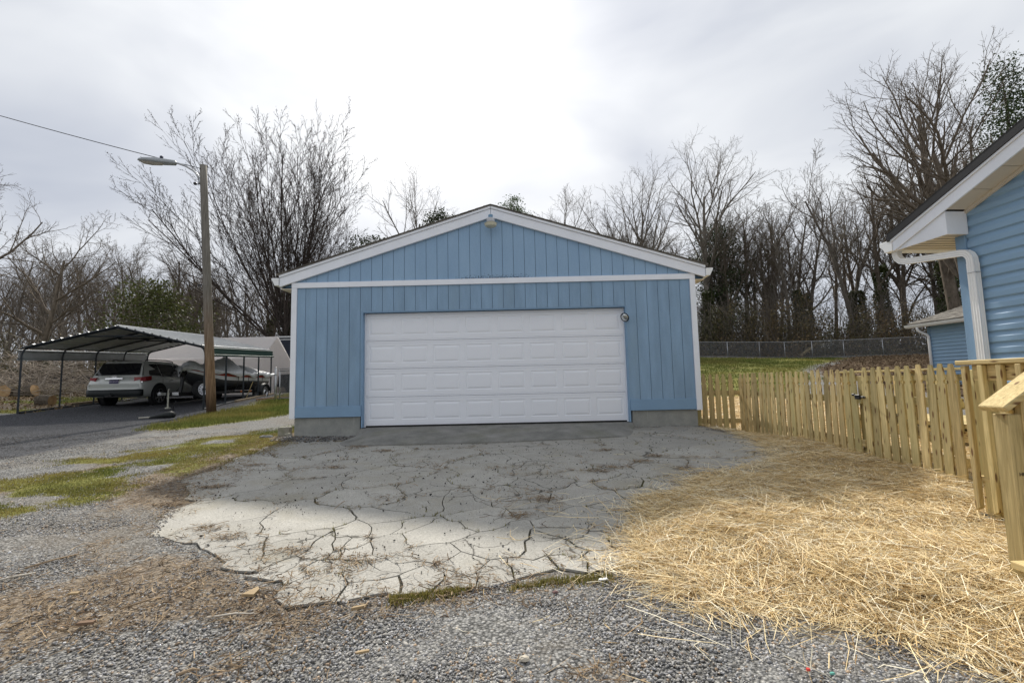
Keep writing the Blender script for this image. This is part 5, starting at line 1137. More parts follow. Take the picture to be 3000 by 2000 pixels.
g = h1(-16.4, 10.9); log((-16.55, 10.9, g+.20), (.9, .15, .25), .62, .25, 'short log tipped beside the round log end')
g = h1(-13.1, 8.3); log((-13.05, 8.3, g+.17), (.98, .1, -.04), .46, .20, 'ridged grey log lying alone on sawdust left of the carport')
V = []; Fs = []
def twigset(n, cx, cy, sx, sy, hmax, lo, hi, seed, rr=(.006, .022)):
    q = np.random.RandomState(seed); P = []; Q = []; RR = []
    for i in range(n):
        x, y = q.normal(cx, sx), q.normal(cy, sy); e = math.exp(-((x-cx)/sx)**2*.5-((y-cy)/sy)**2*.5); z = h1(x, y)+q.rand()*hmax*e; L = q.uniform(lo, hi); az = q.uniform(0, 6.28); el = q.normal(.15, .35)
        P.append((x, y, z)); Q.append((x+L*math.cos(az)*math.cos(el), y+L*math.sin(az)*math.cos(el), max(h1(x, y)+.02, z+L*math.sin(el)))); RR.append(q.uniform(*rr))
    return np.array(P), np.array(Q), np.array(RR)
def sticks(P, Q, RR, bend=.12, seed=1):
    """bent three-sided sticks in one go -> V, F"""
    q = np.random.RandomState(seed); n = len(P); Mid = (P+Q)/2+q.normal(0, 1, (n, 3))*np.linalg.norm(Q-P, axis=1)[:, None]*bend
    rings = []
    d = Q-P; d /= np.linalg.norm(d, axis=1)[:, None]+1e-9; ref = np.where(np.abs(d[:, 2:3]) < .9, np.array([[0, 0, 1.]]), np.array([[1., 0, 0]])); u = np.cross(d, ref); u /= np.linalg.norm(u, axis=1)[:, None]; w = np.cross(d, u)
    for C_, k in ((P, 1.), (Mid, .8), (Q, .35)):
        for j in range(3):
            an = 2.0944*j; rings.append(C_+(u*math.cos(an)+w*math.sin(an))*RR[:, None]*k)
    V = np.stack(rings, 1).reshape(-1, 3); b = np.arange(n)[:, None, None]*9
    f = np.array([[i*3+j, i*3+(j+1) % 3, (i+1)*3+(j+1) % 3, (i+1)*3+j] for i in range(2) for j in range(3)])[None]
    return V, (b+f).reshape(-1, 4)
P, Q, RR = twigset(800, -17.6, 12.6, 2.0, 1.1, 2.3, .5, 2.0, 11)
V, Fq = sticks(P, Q, RR); bp = npmesh('brush_pile', V, Fq, plain('dry_twig', (.36, .305, .25), .9, .3, 8, .2)); tag(bp, 'large heap of tangled dry branches left of the carport', 'brush pile', kind='stuff')
wp = thing('firewood_heap', 'heap of cut firewood logs beyond the carport legs', 'woodpile', (-15.2, 14.8, .8))
q = random.Random(5)
for i in range(34):
    x = -17.3+q.random()*4.6; y = 14.3+q.random()*1.3; lay = i % 3; g = h1(x, y); log((x, y, g+.13+lay*.2), (q.uniform(-1, 1), -q.uniform(.3, 1), q.uniform(-.15, .2)), q.uniform(.4, .9), q.uniform(.09, .17), 'w%d' % i, 'log', wp)
timber((-27, 16.5), (-13.5, 21.5), .3, .5, 'dark wooden wall behind the firewood', plain('dark_wall', (.05, .045, .04), .9), 'wall', lift=.3)
far = thing('grey_house', 'pale grey sided house partly hidden behind the trees and tent', 'house', (-16.6, 23, 1.2))
GREY = plain('grey_vinyl', (.55, .55, .55), .6)
for k in range(13): m = MB(); zz = 1.1+.16*k; m.prism([(-19.5, 22.6, zz), (-13.2, 22.6, zz), (-13.2, 22.62, zz+.15), (-19.5, 22.62, zz+.15)], (0, .2, 0)); m.build('siding_board', GREY, far)
m = MB(); m.prism([(-19.8, 22.3, 3.2), (-12.9, 22.3, 3.2), (-12.9, 24.6, 4.1), (-19.8, 24.6, 4.1)], (0, 0, .08)); m.prism([(-19.8, 26.9, 3.2), (-12.9, 26.9, 3.2), (-12.9, 24.6, 4.1), (-19.8, 24.6, 4.1)], (0, 0, .08)); m.build('roof', SHINGLE, far)
m = MB(); m.box((-19.5, 22.85, 1.0), (-13.2, 26.5, 3.2)); m.build('wall_core', GREY, far)
# ---------------------------------------------------------------- trees
def barkmat(name, lo, hi):
    t = NT(name); v = t.coord((1, 1, .35)); a = t.noise(v, 6, 4, .65); t.set(t.ramp(a, [(.3, lo), (.7, hi)]), .95, spec=.1); return t.m
BK = [barkmat('tree_bark', (.085, .07, .056), (.21, .175, .138)), barkmat('tree_bark_grey', (.11, .098, .084), (.25, .22, .187)), barkmat('tree_bark_dark', (.035, .028, .026), (.095, .078, .068))]
class TB:
    def __init__(s): s.V = []; s.F = []; s.n = 0
    def tube(s, P, r, n):
        k = len(P); T = np.empty_like(P); T[1:-1] = P[2:]-P[:-2]; T[0] = P[1]-P[0]; T[-1] = P[-1]-P[-2]; T /= np.linalg.norm(T, axis=1)[:, None]+1e-9
        ref = np.array([.3, .9, .31]) if abs(T[0, 2]) > .5 else np.array([0, 0, 1.]); u = np.cross(T, ref); u /= np.linalg.norm(u, axis=1)[:, None]+1e-9; w = np.cross(T, u)
        an = np.arange(n)*2*math.pi/n
        s.V.append((P[:, None]+(u[:, None]*np.cos(an)[None, :, None]+w[:, None]*np.sin(an)[None, :, None])*r[:, None, None]).reshape(-1, 3))
        i = np.arange(k-1)[:, None]*n; j = np.arange(n)[None]; s.F.append(np.stack([i+j, i+(j+1) % n, i+n+(j+1) % n, i+n+j], -1).reshape(-1, 4)+s.n); s.n += k*n
    def obj(s, name, mat, par): return npmesh(name, np.concatenate(s.V), np.concatenate(s.F), mat, par)
def rot_about(d, ang, az, q):
    ref = np.array([0, 0, 1.]) if abs(d[2]) < .95 else np.array([1., 0, 0]); u = np.cross(d, ref); u /= np.linalg.norm(u); w = np.cross(d, u)
    return d*math.cos(ang)+(u*math.cos(az)+w*math.sin(az))*math.sin(ang)
def tree_mesh(seed, H, r0, nch=(9, 7, 6, 4), ratio=(.55, .55, .5, .45), ang=(45, 38, 36, 38), up=(.0, .10, .06, .03, .0), t0=(.32, .2, .15, .15), lean=(0, 0), wob=.10, trunkL=.8, buds=0, rmin=.0095, limb=0):
    """-> (trunk builder, crown builder, buds) with limbs, branches, twigs"""
    q = np.random.RandomState(seed); trunk, crown = TB(), TB(); B = []
    SEG = (10, 8, 5, 4, 3); SID = (9, 6, 4, 3, 3)
    stack = [(np.zeros(3)-np.array([0, 0, .25]), np.array([lean[0], lean[1], 1.]), H*trunkL, r0, 0)]
    while stack:
        p, d, L, r, lv = stack.pop(); d = d/np.linalg.norm(d); k = SEG[lv]; P = np.empty((k+1, 3)); D = np.empty((k+1, 3)); P[0] = p; D[0] = d
        for i in range(k):
            d = d+q.normal(0, wob*(1 if lv else .35), 3); d[2] += up[lv]; d /= np.linalg.norm(d); P[i+1] = P[i]+d*L/k; D[i+1] = d
        e = .28 if lv < 2 else .35
        Rr = np.maximum(r*(1-(1-e)*np.linspace(0, 1, k+1)**(.9 if lv else 1.1)), rmin*.5)
        if lv == 0: Rr[0] *= 1.5; Rr[1] *= 1.08
        (trunk if lv < 2 else crown).tube(P, Rr, SID[lv])
        if lv >= 3 and buds:
            for i in range(1, k+1):
                for _ in range(buds): B.append(P[i]+q.normal(0, .045, 3))
        if lv < 4 and lv < len(nch):
            m = nch[lv]; az = q.rand()*6.28
            for c in range(m):
                t_ = t0[lv]+(1-t0[lv])*((c+q.rand()*.8)/m); t_ = min(t_, .99); x = t_*k; i = int(x); f = x-i
                pp = P[i]*(1-f)+P[i+1]*f; dd = D[i+1]; az += 2.4+q.normal(0, .5)
                a = R(ang[lv])*q.uniform(.65, 1.25) if not (limb and lv == 0) else R(5+42*((c*7 % m)+q.rand())/m); rr = Rr[i]*(1-f)+Rr[i+1]*f
                LL = L*ratio[lv]*(1.18-.62*t_)*q.uniform(.75, 1.2) if not (limb and lv == 0) else L*ratio[lv]*q.uniform(.90, 1.03)*(1.0-.20*a/R(66))
                stack.append((pp, rot_about(dd, a, az, q), LL, max(rr*(q.uniform(.5, .72) if lv or not limb else limb*q.uniform(.7, 1.1)), rmin), lv+1))
    return trunk, crown, B
BUDM = plain('bud_brown', (.07, .045, .035), .9)
def leafquads(C_, size, q, up=.2):
    n = len(C_); a = q.normal(0, 1, (n, 3)); a /= np.linalg.norm(a, axis=1)[:, None]; b = np.cross(a, q.normal(0, 1, (n, 3))); b /= np.linalg.norm(b, axis=1)[:, None]
    s = size*q.uniform(.6, 1.3, n)[:, None]; V = np.stack([C_-a*s, C_+b*s*.55, C_+a*s, C_-b*s*.55], 1).reshape(-1, 3); return V, np.arange(4*n).reshape(-1, 4)
def make_tree(name, label, loc, bark=0, group=None, rz=0, **k):
    root = thing(name, label, 'tree', (0, 0, 0), group); tr_, cr_, B = tree_mesh(**k)
    tr_.obj('trunk', BK[bark], root); cr_.obj('crown', BK[bark], root)
    if B:
        V, Fq = leafquads(np.array(B), .030, np.random.RandomState(k['seed'])); o = npmesh('buds', V, Fq, BUDM, root); o['kind'] = 'stuff'
    root.location = loc; root.rotation_euler = (0, 0, rz); return root
LEAFM = attr_mat('evergreen_leaf', .6, .25, .25)
def clump_tree(name, label, loc, H, Rad, seed, n=9000, col=((.02, .035, .012), (.06, .085, .03)), shape='cone', base=.25, size=.11, group=None, bark=0):
    root = thing(name, label, 'tree', (0, 0, 0), group); q = np.random.RandomState(seed); tb_ = TB(); k = 9
    P = np.zeros((k, 3)); P[:, 2] = np.linspace(-.3, H*.97, k); P[1:, :2] += q.normal(0, .02*H/k, (k-1, 2)).cumsum(0); tb_.tube(P, np.linspace(H*.016+.05, .02, k), 8)
    br = TB(); pts = []; cols = []
    nb = 70
    for i in range(nb):
        t_ = base+(1-base)*(i+.5)/nb; z = H*t_; az = i*2.4+q.normal(0, .3)
        prof_ = (1-t_)/(1-base) if shape == 'cone' else math.sin(math.pi*min(1, max(.06, (t_-base)/(1-base)*.93+.07)))**.7
        L = Rad*prof_*q.uniform(.65, 1.15)+.15; d = np.array([math.cos(az), math.sin(az), q.uniform(-.05, .45)])
        B = np.array([[P[0, 0], P[0, 1], z]])+d[None]*np.linspace(0, L, 5)[:, None]; B[:, :2] += np.interp(z, P[:, 2], P[:, 0])*0; B[:, 2] -= .10*(np.linspace(0, 1, 5)**2)*L; br.tube(B, np.linspace(.035, .01, 5), 3)
        m = max(6, int(n/nb*(L/Rad+.15))); f = q.rand(m)**.55; c = B[0]+(B[-1]-B[0])*f[:, None]
        nc = max(2, m//35); cc = B[0]+(B[-1]-B[0])*q.uniform(.35, 1, nc)[:, None]+q.normal(0, .10*L+.12, (nc, 3)); c = cc[q.randint(nc, size=m)]+q.normal(0, 1, (m, 3))*(.12*Rad+.1)*np.array([1, 1, .55]); pts.append(c)
        cols.append(np.tile(q.uniform(.0, 1, (nc, 1))[q.randint(nc, size=m)], (1, 1)))
    C_ = np.concatenate(pts); cv = np.clip(np.concatenate(cols)*.7+q.rand(len(C_), 1)*.3, 0, 1); colr = np.array(col[0])*(1-cv)+np.array(col[1])*cv
    V, Fq = leafquads(C_, size, q); tb_.obj('trunk', BK[bark], root); br.obj('branches', BK[bark], root)['kind'] = 'stuff'
    o = npmesh('foliage', V, Fq, LEAFM, root, col=np.repeat(colr, 4, 0)); o['kind'] = 'stuff'; root.location = loc; return root
def at(x, y): return (x, y, h1(x, y))
T1 = [
 ('bare_tree', 'tall vase shaped bare tree with upright limbs behind the lamp pole', at(-12.4, 24.5), 2, dict(seed=21, H=20, r0=.40, nch=(32, 13, 6, 4), rmin=.0125, ratio=(3.12, .36, .42, .4), ang=(50, 27, 28, 30), up=(0, .03, .07, .04, .02), t0=(.45, .18, .1, .15), trunkL=.235, wob=.045, buds=1, limb=.36)),
 ('bare_tree', 'dark bare tree with a bent trunk at the left behind the brush pile', at(-24.8, 18.5), 0, dict(seed=5, H=10.0, r0=.20, nch=(8, 7, 6, 4), ratio=(.62, .6, .5, .45), ang=(48, 42, 40, 40), up=(.02, .06, .03, .02, 0), t0=(.30, .2, .1, .1), lean=(.45, .0), wob=.13)),
 ('bare_tree', 'bare tree at the left edge of the photo above the brush', at(-29.5, 17.5), 0, dict(seed=8, H=15.5, r0=.24, nch=(10, 8, 6, 4), ang=(50, 40, 36, 36), up=(0, .07, .05, .02, 0), lean=(-.05, 0), wob=.12)),
 ('bare_tree', 'spreading bare tree rising behind the left slope of the garage roof', at(-5.9, 36), 1, dict(seed=13, H=19.6, r0=.30, nch=(9, 7, 6, 4), ratio=(.62, .55, .5, .45), ang=(48, 38, 38, 38), up=(0, .10, .05, .02, 0), t0=(.38, .2, .1, .1), wob=.09)),
 ('bare_tree', 'large leaning bare tree with heavy mossy limbs above the house roof', at(32.9, 19.6), 0, dict(seed=34, H=16.4, r0=.42, nch=(11, 7, 6, 4), rmin=.010, ratio=(.74, .58, .5, .45), ang=(52, 38, 38, 38), up=(0, .07, .06, .03, 0), t0=(.36, .18, .1, .1), lean=(-.16, .0), wob=.10)),
 ('bare_tree', 'tall upright bare tree behind the peak of the house roof edge', at(34.8, 23.2), 0, dict(seed=41, H=22.0, r0=.42, nch=(13, 7, 6, 4), rmin=.010, ratio=(.50, .52, .5, .45), ang=(34, 34, 36, 38), up=(0, .13, .08, .03, 0), t0=(.28, .15, .1, .1), wob=.09)),
 ('bare_tree', 'wide bare tree right of the garage roof with arching branches', at(23.6, 36.2), 1, dict(seed=55, H=20.5, r0=.34, nch=(11, 7, 6, 4), ratio=(.58, .58, .5, .45), ang=(46, 38, 36, 36), up=(0, .07, .04, .01, 0), t0=(.42, .2, .1, .1), wob=.09)),
 ('bare_tree', 'bare tree with a slanting trunk between the garage roof and the wide tree', at(16.2, 37.5), 1, dict(seed=60, H=18.5, r0=.26, nch=(9, 7, 6, 4), ratio=(.62, .55, .5, .45), ang=(38, 36, 36, 36), up=(0, .10, .05, .02, 0), t0=(.35, .2, .1, .1), lean=(.12, 0), wob=.09)),
 ('bare_tree', 'thin forked bare tree nearest the ridge on the right roof slope', at(9.3, 38), 1, dict(seed=71, H=17.6, r0=.22, nch=(10, 7, 6, 4), ratio=(.5, .55, .5, .45), ang=(34, 36, 36, 36), up=(0, .12, .05, .02, 0), t0=(.4, .2, .1, .1), wob=.08)),
]
for nm, lab, loc, bk, k in T1: make_tree(nm, lab, loc, bk, **k)
clump_tree('cedar_tree', 'dark green evergreen at the right edge above the house roof', at(39.2, 22.5), 20.5, 4.0, 4, n=44000, size=.085, shape='cone', base=.15)
clump_tree('pine_tree', 'dense round pine crown rising just above the garage ridge', at(4.4, 42), 18.6, 2.0, 9, n=12000, col=((.035, .06, .015), (.10, .15, .05)), shape='round', base=.5, size=.09)
clump_tree('pine_tree', 'dark pine beside the bare tree at the left roof slope', at(-3.4, 38), 16.6, 2.3, 14, n=7000, col=((.02, .03, .012), (.06, .08, .035)), shape='round', base=.5, size=.12)
clump_tree('pine_tree', 'low dark pine near the left eave of the garage', at(-9.3, 34), 13.4, 2.6, 19, n=8000, col=((.02, .028, .012), (.06, .075, .035)), shape='round', base=.35, size=.12)
clump_tree('cedar_tree', 'bushy dark cedar standing right of the garage at the wood edge', at(25.6, 38.0), 13.6, 3.4, 24, n=12000, shape='round', base=.15, size=.11)
clump_tree('cedar_tree', 'ivy green cedar close behind the right garage corner', at(15.6, 35.2), 10.5, 2.4, 29, n=12000, col=((.025, .035, .01), (.075, .09, .03)), shape='round', base=.05, size=.13)
clump_tree('holly_tree', 'broad leafed evergreen behind the carport ridge', at(-18.8, 20.5), 6.6, 2.6, 31, n=11000, col=((.03, .04, .012), (.12, .13, .04)), shape='round', base=.1, size=.09)
clump_tree('cedar_tree', 'dark cedar behind the tent near the lamp pole', at(-13.0, 29.5), 10.0, 2.3, 37, n=9000, shape='round', base=.1, size=.14)
clump_tree('cedar_tree', 'slim cedar beside the left wall of the garage', at(-9.6, 30.5), 9.5, 1.9, 43, n=9000, shape='round', base=.05, size=.13)
# the wood behind: shared kinds, each tree its own object
KINDS = []
for i, k in enumerate([dict(H=16, r0=.21, nch=(11, 7, 6, 3), ratio=(.40, .5, .5, .45), ang=(42, 38, 38, 38), t0=(.40, .2, .15, .15), up=(0, .12, .05, .02, 0)),
                       dict(H=15, r0=.18, nch=(9, 7, 6, 3), ratio=(.45, .52, .5, .45), ang=(36, 36, 38, 38), t0=(.45, .2, .15, .15), up=(0, .14, .06, .02, 0), lean=(.12, .05)),
                       dict(H=13, r0=.20, nch=(10, 7, 6, 3), ratio=(.55, .55, .5, .45), ang=(50, 40, 40, 38), t0=(.28, .2, .15, .15), up=(0, .06, .03, .02, 0), wob=.13),
                       dict(H=14, r0=.17, nch=(12, 6, 6, 3), ratio=(.36, .5, .5, .45), ang=(38, 36, 38, 38), t0=(.25, .2, .15, .15), up=(0, .16, .06, .02, 0), lean=(-.1, 0)),
                       dict(H=11, r0=.14, nch=(9, 7, 6, 3), ratio=(.55, .55, .5, .45), ang=(45, 40, 40, 40), t0=(.2, .15, .1, .1), up=(0, .05, .02, .0, 0), wob=.15)]):
    KINDS.append(make_tree('woodland_tree', '', (0, 0, -200), i % 2, seed=100+i, **k))
IVYL = attr_mat('ivy_leaf', .6, .2, .15)
q = np.random.RandomState(77); n = 4200
zz = q.rand(n)*7.5; aa = q.rand(n)*6.283; cl_ = np.array([fbm(np.array([z_*.9+3]), np.array([math.cos(a_)*1.2+5]), 3)[0] for z_, a_ in zip(zz, aa)]); rr_ = .12+cl_*.75*(1-zz/10)
C_ = np.stack([rr_*np.cos(aa), rr_*np.sin(aa), zz], 1)+q.normal(0, .06, (n, 3)); V, Fq = leafquads(C_, .095, q); cv = q.rand(n, 1)*.6+cl_[:, None]*.4; colr = np.array((.035, .048, .016))*(1-cv)+np.array((.10, .12, .04))*cv
IVY0 = npmesh('ivy', V, Fq, IVYL, None, col=np.repeat(colr, 4, 0)); IVY0['kind'] = 'stuff'; IVY0.location = (0, 0, -200)
q = random.Random(12)
spots = []
for i in range(88):   # left wood
    x = -50+q.random()*51; y = 27+q.random()*19
    spots.append((x, y, q.uniform(9.5, 13.5)*(1 if x < -8 else .9), 0))
for i in range(40): x = -2+q.random()*14; spots.append((x, 39+q.random()*18, q.uniform(9.5, 12.5), 2))
for i in range(84):   # right wood, taller towards the right
    x = 9+q.random()*46; y = 35.5+q.random()*15-max(0, x-24)*.55+ (2 if x < 14 else 0); spots.append((x, y, q.uniform(11.0, 16.0)+max(0, x-12)*.12, 1))
labs = {0: ('bare woodland tree standing in the wood behind the carport', 'trees of the wood behind the carport'), 1: ('bare woodland tree standing behind the chain link fence', 'trees of the wood behind the lawn'), 2: ('bare woodland tree rising behind the garage roof', 'trees behind the garage')}
base_H = [16, 15, 13, 14, 11]
for i, (x, y, H, side) in enumerate(spots):
    k = q.choice([0, 1, 3, 2, 4] if side == 0 else [0, 1, 3, 0, 4]); s = H/(base_H[k]*1.02)
    r = dup(KINDS[k], at(x, y), q.random()*6.28, s, labs[side][0], labs[side][1])
    if (side == 1 and q.random() < .28) or (side == 0 and q.random() < .2):
        r['label'] = 'woodland tree with an ivy covered trunk '+('behind the chain link fence' if side else 'in the wood behind the carport'); o = IVY0.copy(); COL.objects.link(o); o.parent = r; o.location = (0, 0, 0); o.rotation_euler = (0, 0, q.random()*6); o.scale = (q.uniform(.8, 1.5),)*2+(q.uniform(.7, 1.25)/s*min(1, H/12),)
for k in KINDS:
    for ch in list(k.children): bpy.data.objects.remove(ch)
    bpy.data.objects.remove(k)
bpy.data.objects.remove(IVY0)
# undergrowth along the wood edges: stems, dead leaves, green brambles
def undergrowth(name, label, line, depth, hmax, n, ns, seed, cols):
    q = np.random.RandomState(seed); L = np.array(line); seg = q.randint(len(L)-1, size=n); t_ = q.rand(n, 1); base = L[seg]*(1-t_)+L[seg+1]*t_; base = base+q.normal(0, 1, (n, 2))*np.array([.5, .3])+np.array([0, 1])*q.rand(n, 1)**1.3*depth
    hm = np.clip(fbm(base[:, 0]*.45+seed, base[:, 1]*.45, 3)*1.9-.35, .08, 1.3)*hmax; z = hgt(base[:, 0], base[:, 1])+q.rand(n)**1.4*hm
    C_ = np.concatenate([base, z[:, None]], 1); V, Fq = leafquads(C_, .085, q)
    cn = np.clip(fbm(base[:, 0]*.6+9*seed, base[:, 1]*.6+z*.5, 3)[:, None]*2.2-.6+q.normal(0, .18, (n, 1)), 0, 1); colr = np.array(cols[0])*(1-cn)+np.array(cols[1])*cn; colr = colr*q.uniform(.6, 1.3, (n, 1))
    lf = npmesh(name, V, Fq, IVYL, None, col=np.repeat(colr, 4, 0)); lf['kind'] = 'stuff'; tag(lf, label, 'undergrowth')
    seg = q.randint(len(L)-1, size=ns); t_ = q.rand(ns, 1); b2 = L[seg]*(1-t_)+L[seg+1]*t_+np.array([0, 1])*q.rand(ns, 1)*depth; zz = hgt(b2[:, 0], b2[:, 1]); Hs = q.uniform(.6, 1.0, ns)*hmax*1.35
    P = np.concatenate([b2, zz[:, None]], 1); Q = P+np.stack([q.normal(0, .45, ns)*Hs, q.normal(0, .3, ns)*Hs, Hs], 1); V, Fq = sticks(P, Q, q.uniform(.010, .022, ns), .14, seed)
    st = npmesh('brush_stems', V, Fq, BK[1], None); st['kind'] = 'stuff'; tag(st, label.replace('undergrowth', 'thin bare stems'), 'stems')
undergrowth('undergrowth', 'tangled undergrowth along the chain link fence at the wood edge', [(6, 34.8), (14, 33.8), (20, 32.9), (24, 31.5), (27, 28.5), (31, 26.5), (37, 24), (46, 20)], 9, 4.6, 80000, 2200, 3, ((.085, .095, .042), (.26, .19, .11)))
undergrowth('undergrowth', 'tangled undergrowth along the wood edge behind the carport', [(-50, 17), (-34, 18), (-24, 20.5), (-18, 25), (-10, 26.5), (0, 27.5), (8, 30)], 8, 4.2, 70000, 2400, 6, ((.065, .078, .03), (.21, .165, .10)))
# ---------------------------------------------------------------- loose ground cover: stones, straw, grass, litter
q = np.random.RandomState(42)
def reject(n, x0, x1, y0, y1, f):
    """n points with density f(x, y) in 0..1"""
    X, Y = [], []; c = 0
    while c < n:
        x = q.uniform(x0, x1, 200000); y = q.uniform(y0, y1, 200000); k = q.rand(200000) < f(x, y); X.append(x[k]); Y.append(y[k]); c += k.sum()
    return np.concatenate(X)[:n], np.concatenate(Y)[:n]
def near(x, y, d0, p):
    d = np.hypot(x-CAM.x, y-CAM.y); return np.clip((d0/np.maximum(d, .3))**p, 0, 1)*(np.abs(x-CAM.x) < 1.35*(y-CAM.y)+.8)
OCT = np.array([(1, 0, 0), (-1, 0, 0), (0, 1, 0), (0, -1, 0), (0, 0, 1), (0, 0, -1), (.6, .6, .5), (-.6, -.55, .45)], float)
OF = np.array([(0, 6, 4), (0, 2, 6), (2, 4, 6), (2, 1, 4), (1, 7, 4), (1, 3, 7), (3, 4, 7), (3, 0, 4), (2, 0, 5), (1, 2, 5), (3, 1, 5), (0, 3, 5)])
def stones(name, label, cat, x, y, z, s, col, mat):
    n = len(x); Vv = OCT[None]*(1+q.uniform(-.3, .3, (n, 8, 3)))*np.stack([s*q.uniform(.7, 1.3, n), s*q.uniform(.7, 1.3, n), s*q.uniform(.45, .9, n)], 1)[:, None]
    a = q.uniform(0, 6.283, n); b = q.normal(0, .5, n); ca, sa, cb, sb = np.cos(a), np.sin(a), np.cos(b), np.sin(b)
    X, Y, Z = Vv[..., 0], Vv[..., 1], Vv[..., 2]; Y, Z = Y*cb[:, None]-Z*sb[:, None], Y*sb[:, None]+Z*cb[:, None]; X, Y = X*ca[:, None]-Y*sa[:, None], X*sa[:, None]+Y*ca[:, None]
    V = np.stack([X+x[:, None], Y+y[:, None], Z+z[:, None]], -1).reshape(-1, 3); Fq = (np.arange(n)[:, None, None]*8+OF[None]).reshape(-1, 3)
    o = npmesh(name, V, Fq, mat, None, col=np.repeat(col, 8, 0)); return tag(o, label, cat, kind='stuff')
STONE = attr_mat('gravel_stone', .85, .2)
def gcol(n, lo=.17, hi=.54, warm=.7):
    v = lo+(hi-lo)*np.clip(q.beta(1.5, 2.6, n), 0, 1); w = q.rand(n)*warm; c = np.stack([v*(1+.10*w), v*(1+.02*w), v*(1.03-.16*w)], 1); b = q.rand(n) < .08; c[b] = c[b]*np.array([1.1, .85, .62]); return c
def gf(x, y):
    m = masks(x, y); return near(x, y, 2.6, 1.35)*(sdf(CONC, x, y) < -.01)*(1-.93*m['straw'])*(1-.72*m['grass'])*(1-.72*m['litter'])*np.clip(.35+fbm(x*2.2+11, y*2.2, 3)*1.1, 0, 1)
x, y = reject(120000, -7, 9, -7.6, 1.5, gf); s = np.clip(q.lognormal(-5.22, .30, len(x)), .003, .014)
D = masks(x, y)['dark'][:, None]; c = gcol(len(x)); c = c*(1-.6*D)
stones('gravel', 'crushed grey gravel covering the open lot', 'gravel', x, y, hgt(x, y)+s*.08, s, c, STONE)
x, y = reject(2600, -.2, 8, -6, .0, lambda x, y: (sdf(CONC, x, y) > .03)*(1-masks(x, y)['straw'])*(.25+.75*(fbm(x*1.9, y*1.9, 3) > .52))*near(x, y, 4, 1.))
s = np.clip(q.lognormal(-5.55, .45, len(x)), .002, .012); stones('pebbles', 'dark pebbles scattered over the cracked concrete', 'pebbles', x, y, hgt(x, y)+.006+s*.3, s, gcol(len(x), .02, .12, .3), STONE)
x = q.uniform(-.1, 1.35, 900); y = -.06-q.rand(900)**1.5*.55*(1-.3*np.abs(x-.6)); s = q.uniform(.006, .022, 900); stones('rubble', 'loose rubble along the foot of the left foundation', 'rubble', x, y, hgt(x, y)+.008+s*.2, s, gcol(900, .06, .34, .8), STONE)
# straw: bent flat stems
def stems(name, label, cat, x, y, z, L, w, col, mat, tilt=.16, az=None, bend=.12):
    n = len(x); az = q.uniform(0, 6.283, n) if az is None else az; el = q.normal(0, tilt, n); d = np.stack([np.cos(az)*np.cos(el), np.sin(az)*np.cos(el), np.sin(el)], 1); roll = q.uniform(-.9, .9, n)
    sd = np.stack([-np.sin(az)*np.cos(roll), np.cos(az)*np.cos(roll), np.sin(roll)], 1); C_ = np.stack([x, y, z], 1); mid = C_+q.normal(0, 1, (n, 3))*(L*bend)[:, None]*np.array([1, 1, .45])
    a, b = C_-d*L[:, None]/2, C_+d*L[:, None]/2; wv = sd*w[:, None]/2
    V = np.stack([a-wv, a+wv, mid-wv, mid+wv, b-wv*.7, b+wv*.7], 1).reshape(-1, 3); k = np.arange(n)[:, None, None]*6; Fq = (k+np.array([[0, 1, 3, 2], [2, 3, 5, 4]])[None]).reshape(-1, 4)
    o = npmesh(name, V, Fq, mat, None, col=np.repeat(col, 6, 0)); return tag(o, label, cat, kind='stuff')
STRAWM = attr_mat('straw_stem', .6, .3, .12)
def scol(n):
    k = q.rand(n, 1)**.9; c = np.array((.60, .41, .17))*(1-k)+np.array((.90, .75, .45))*k; p = q.rand(n) < .24; c[p] = np.array((.88, .80, .60)); dk = q.rand(n) < .12; c[dk] = np.array((.34, .21, .08)); return c*q.uniform(.85, 1.1, (n, 1))
def sf(x, y):
    d = sdf(STRAW, x, y)+(fbm(x*1.6, y*1.6, 3)-.5)*.30+(fbm(x*6, y*6, 2)-.5)*.12; return np.where(d > 0, np.clip(.55+d*1.2, 0, 1)*np.clip(.35+(fbm(x*1.9+60, y*1.9, 3)-.30)*5, .35, 1), .55*np.exp(d/.07)+.012*np.exp(d/.35))*near(x, y, 3.4, 1.)
x, y = reject(125000, 3.8, 9.4, -7.6, .0, sf); d = np.clip(sdf(STRAW, x, y), 0, 1); hill = .075*np.clip(d/.5, 0, 1)*np.clip(fbm(x*2.4+4, y*2.4, 3)*2.4-.55, .1, 1.4)
z = hgt(x, y)+.006+q.rand(len(x))**.8*(.010+hill)+.012*(sdf(CONC, x, y) > 0); az = q.uniform(0, 6.283, len(x)); flow = fbm(x*1.1+31, y*1.1, 2)*9; k_ = q.rand(len(x)) < .55; az = np.where(k_, flow+q.normal(0, .5, len(x)), az)
stems('straw', 'loose golden straw mulch spread in front of the picket fence', 'straw', x, y, z, np.clip(q.lognormal(-1.72, .5, len(x)), .04, .5), q.uniform(.0019, .0040, len(x)), scol(len(x)), STRAWM, .17, az)
x, y = reject(16000, 7.5, 13, -4.2, 8, lambda x, y: masks(x, y)['straw']*(sdf(STRAW, x, y) < 0)*np.clip(4.5/np.hypot(x-CAM.x, y-CAM.y), 0, 1)*~((x < 7.45) & (y > 0)))
stems('straw_mulch', 'thin straw mulch on the ground behind the picket fence', 'straw', x, y, hgt(x, y)+.008+q.rand(len(x))*.03, q.uniform(.08, .32, len(x)), q.uniform(.005, .010, len(x)), scol(len(x)), STRAWM, .12)
LITM = attr_mat('dry_litter', .9, .1)
def lcol(n): k = q.rand(n, 1); return (np.array((.11, .07, .042))*(1-k)+np.array((.36, .27, .17))*k)*q.uniform(.8, 1.2, (n, 1))
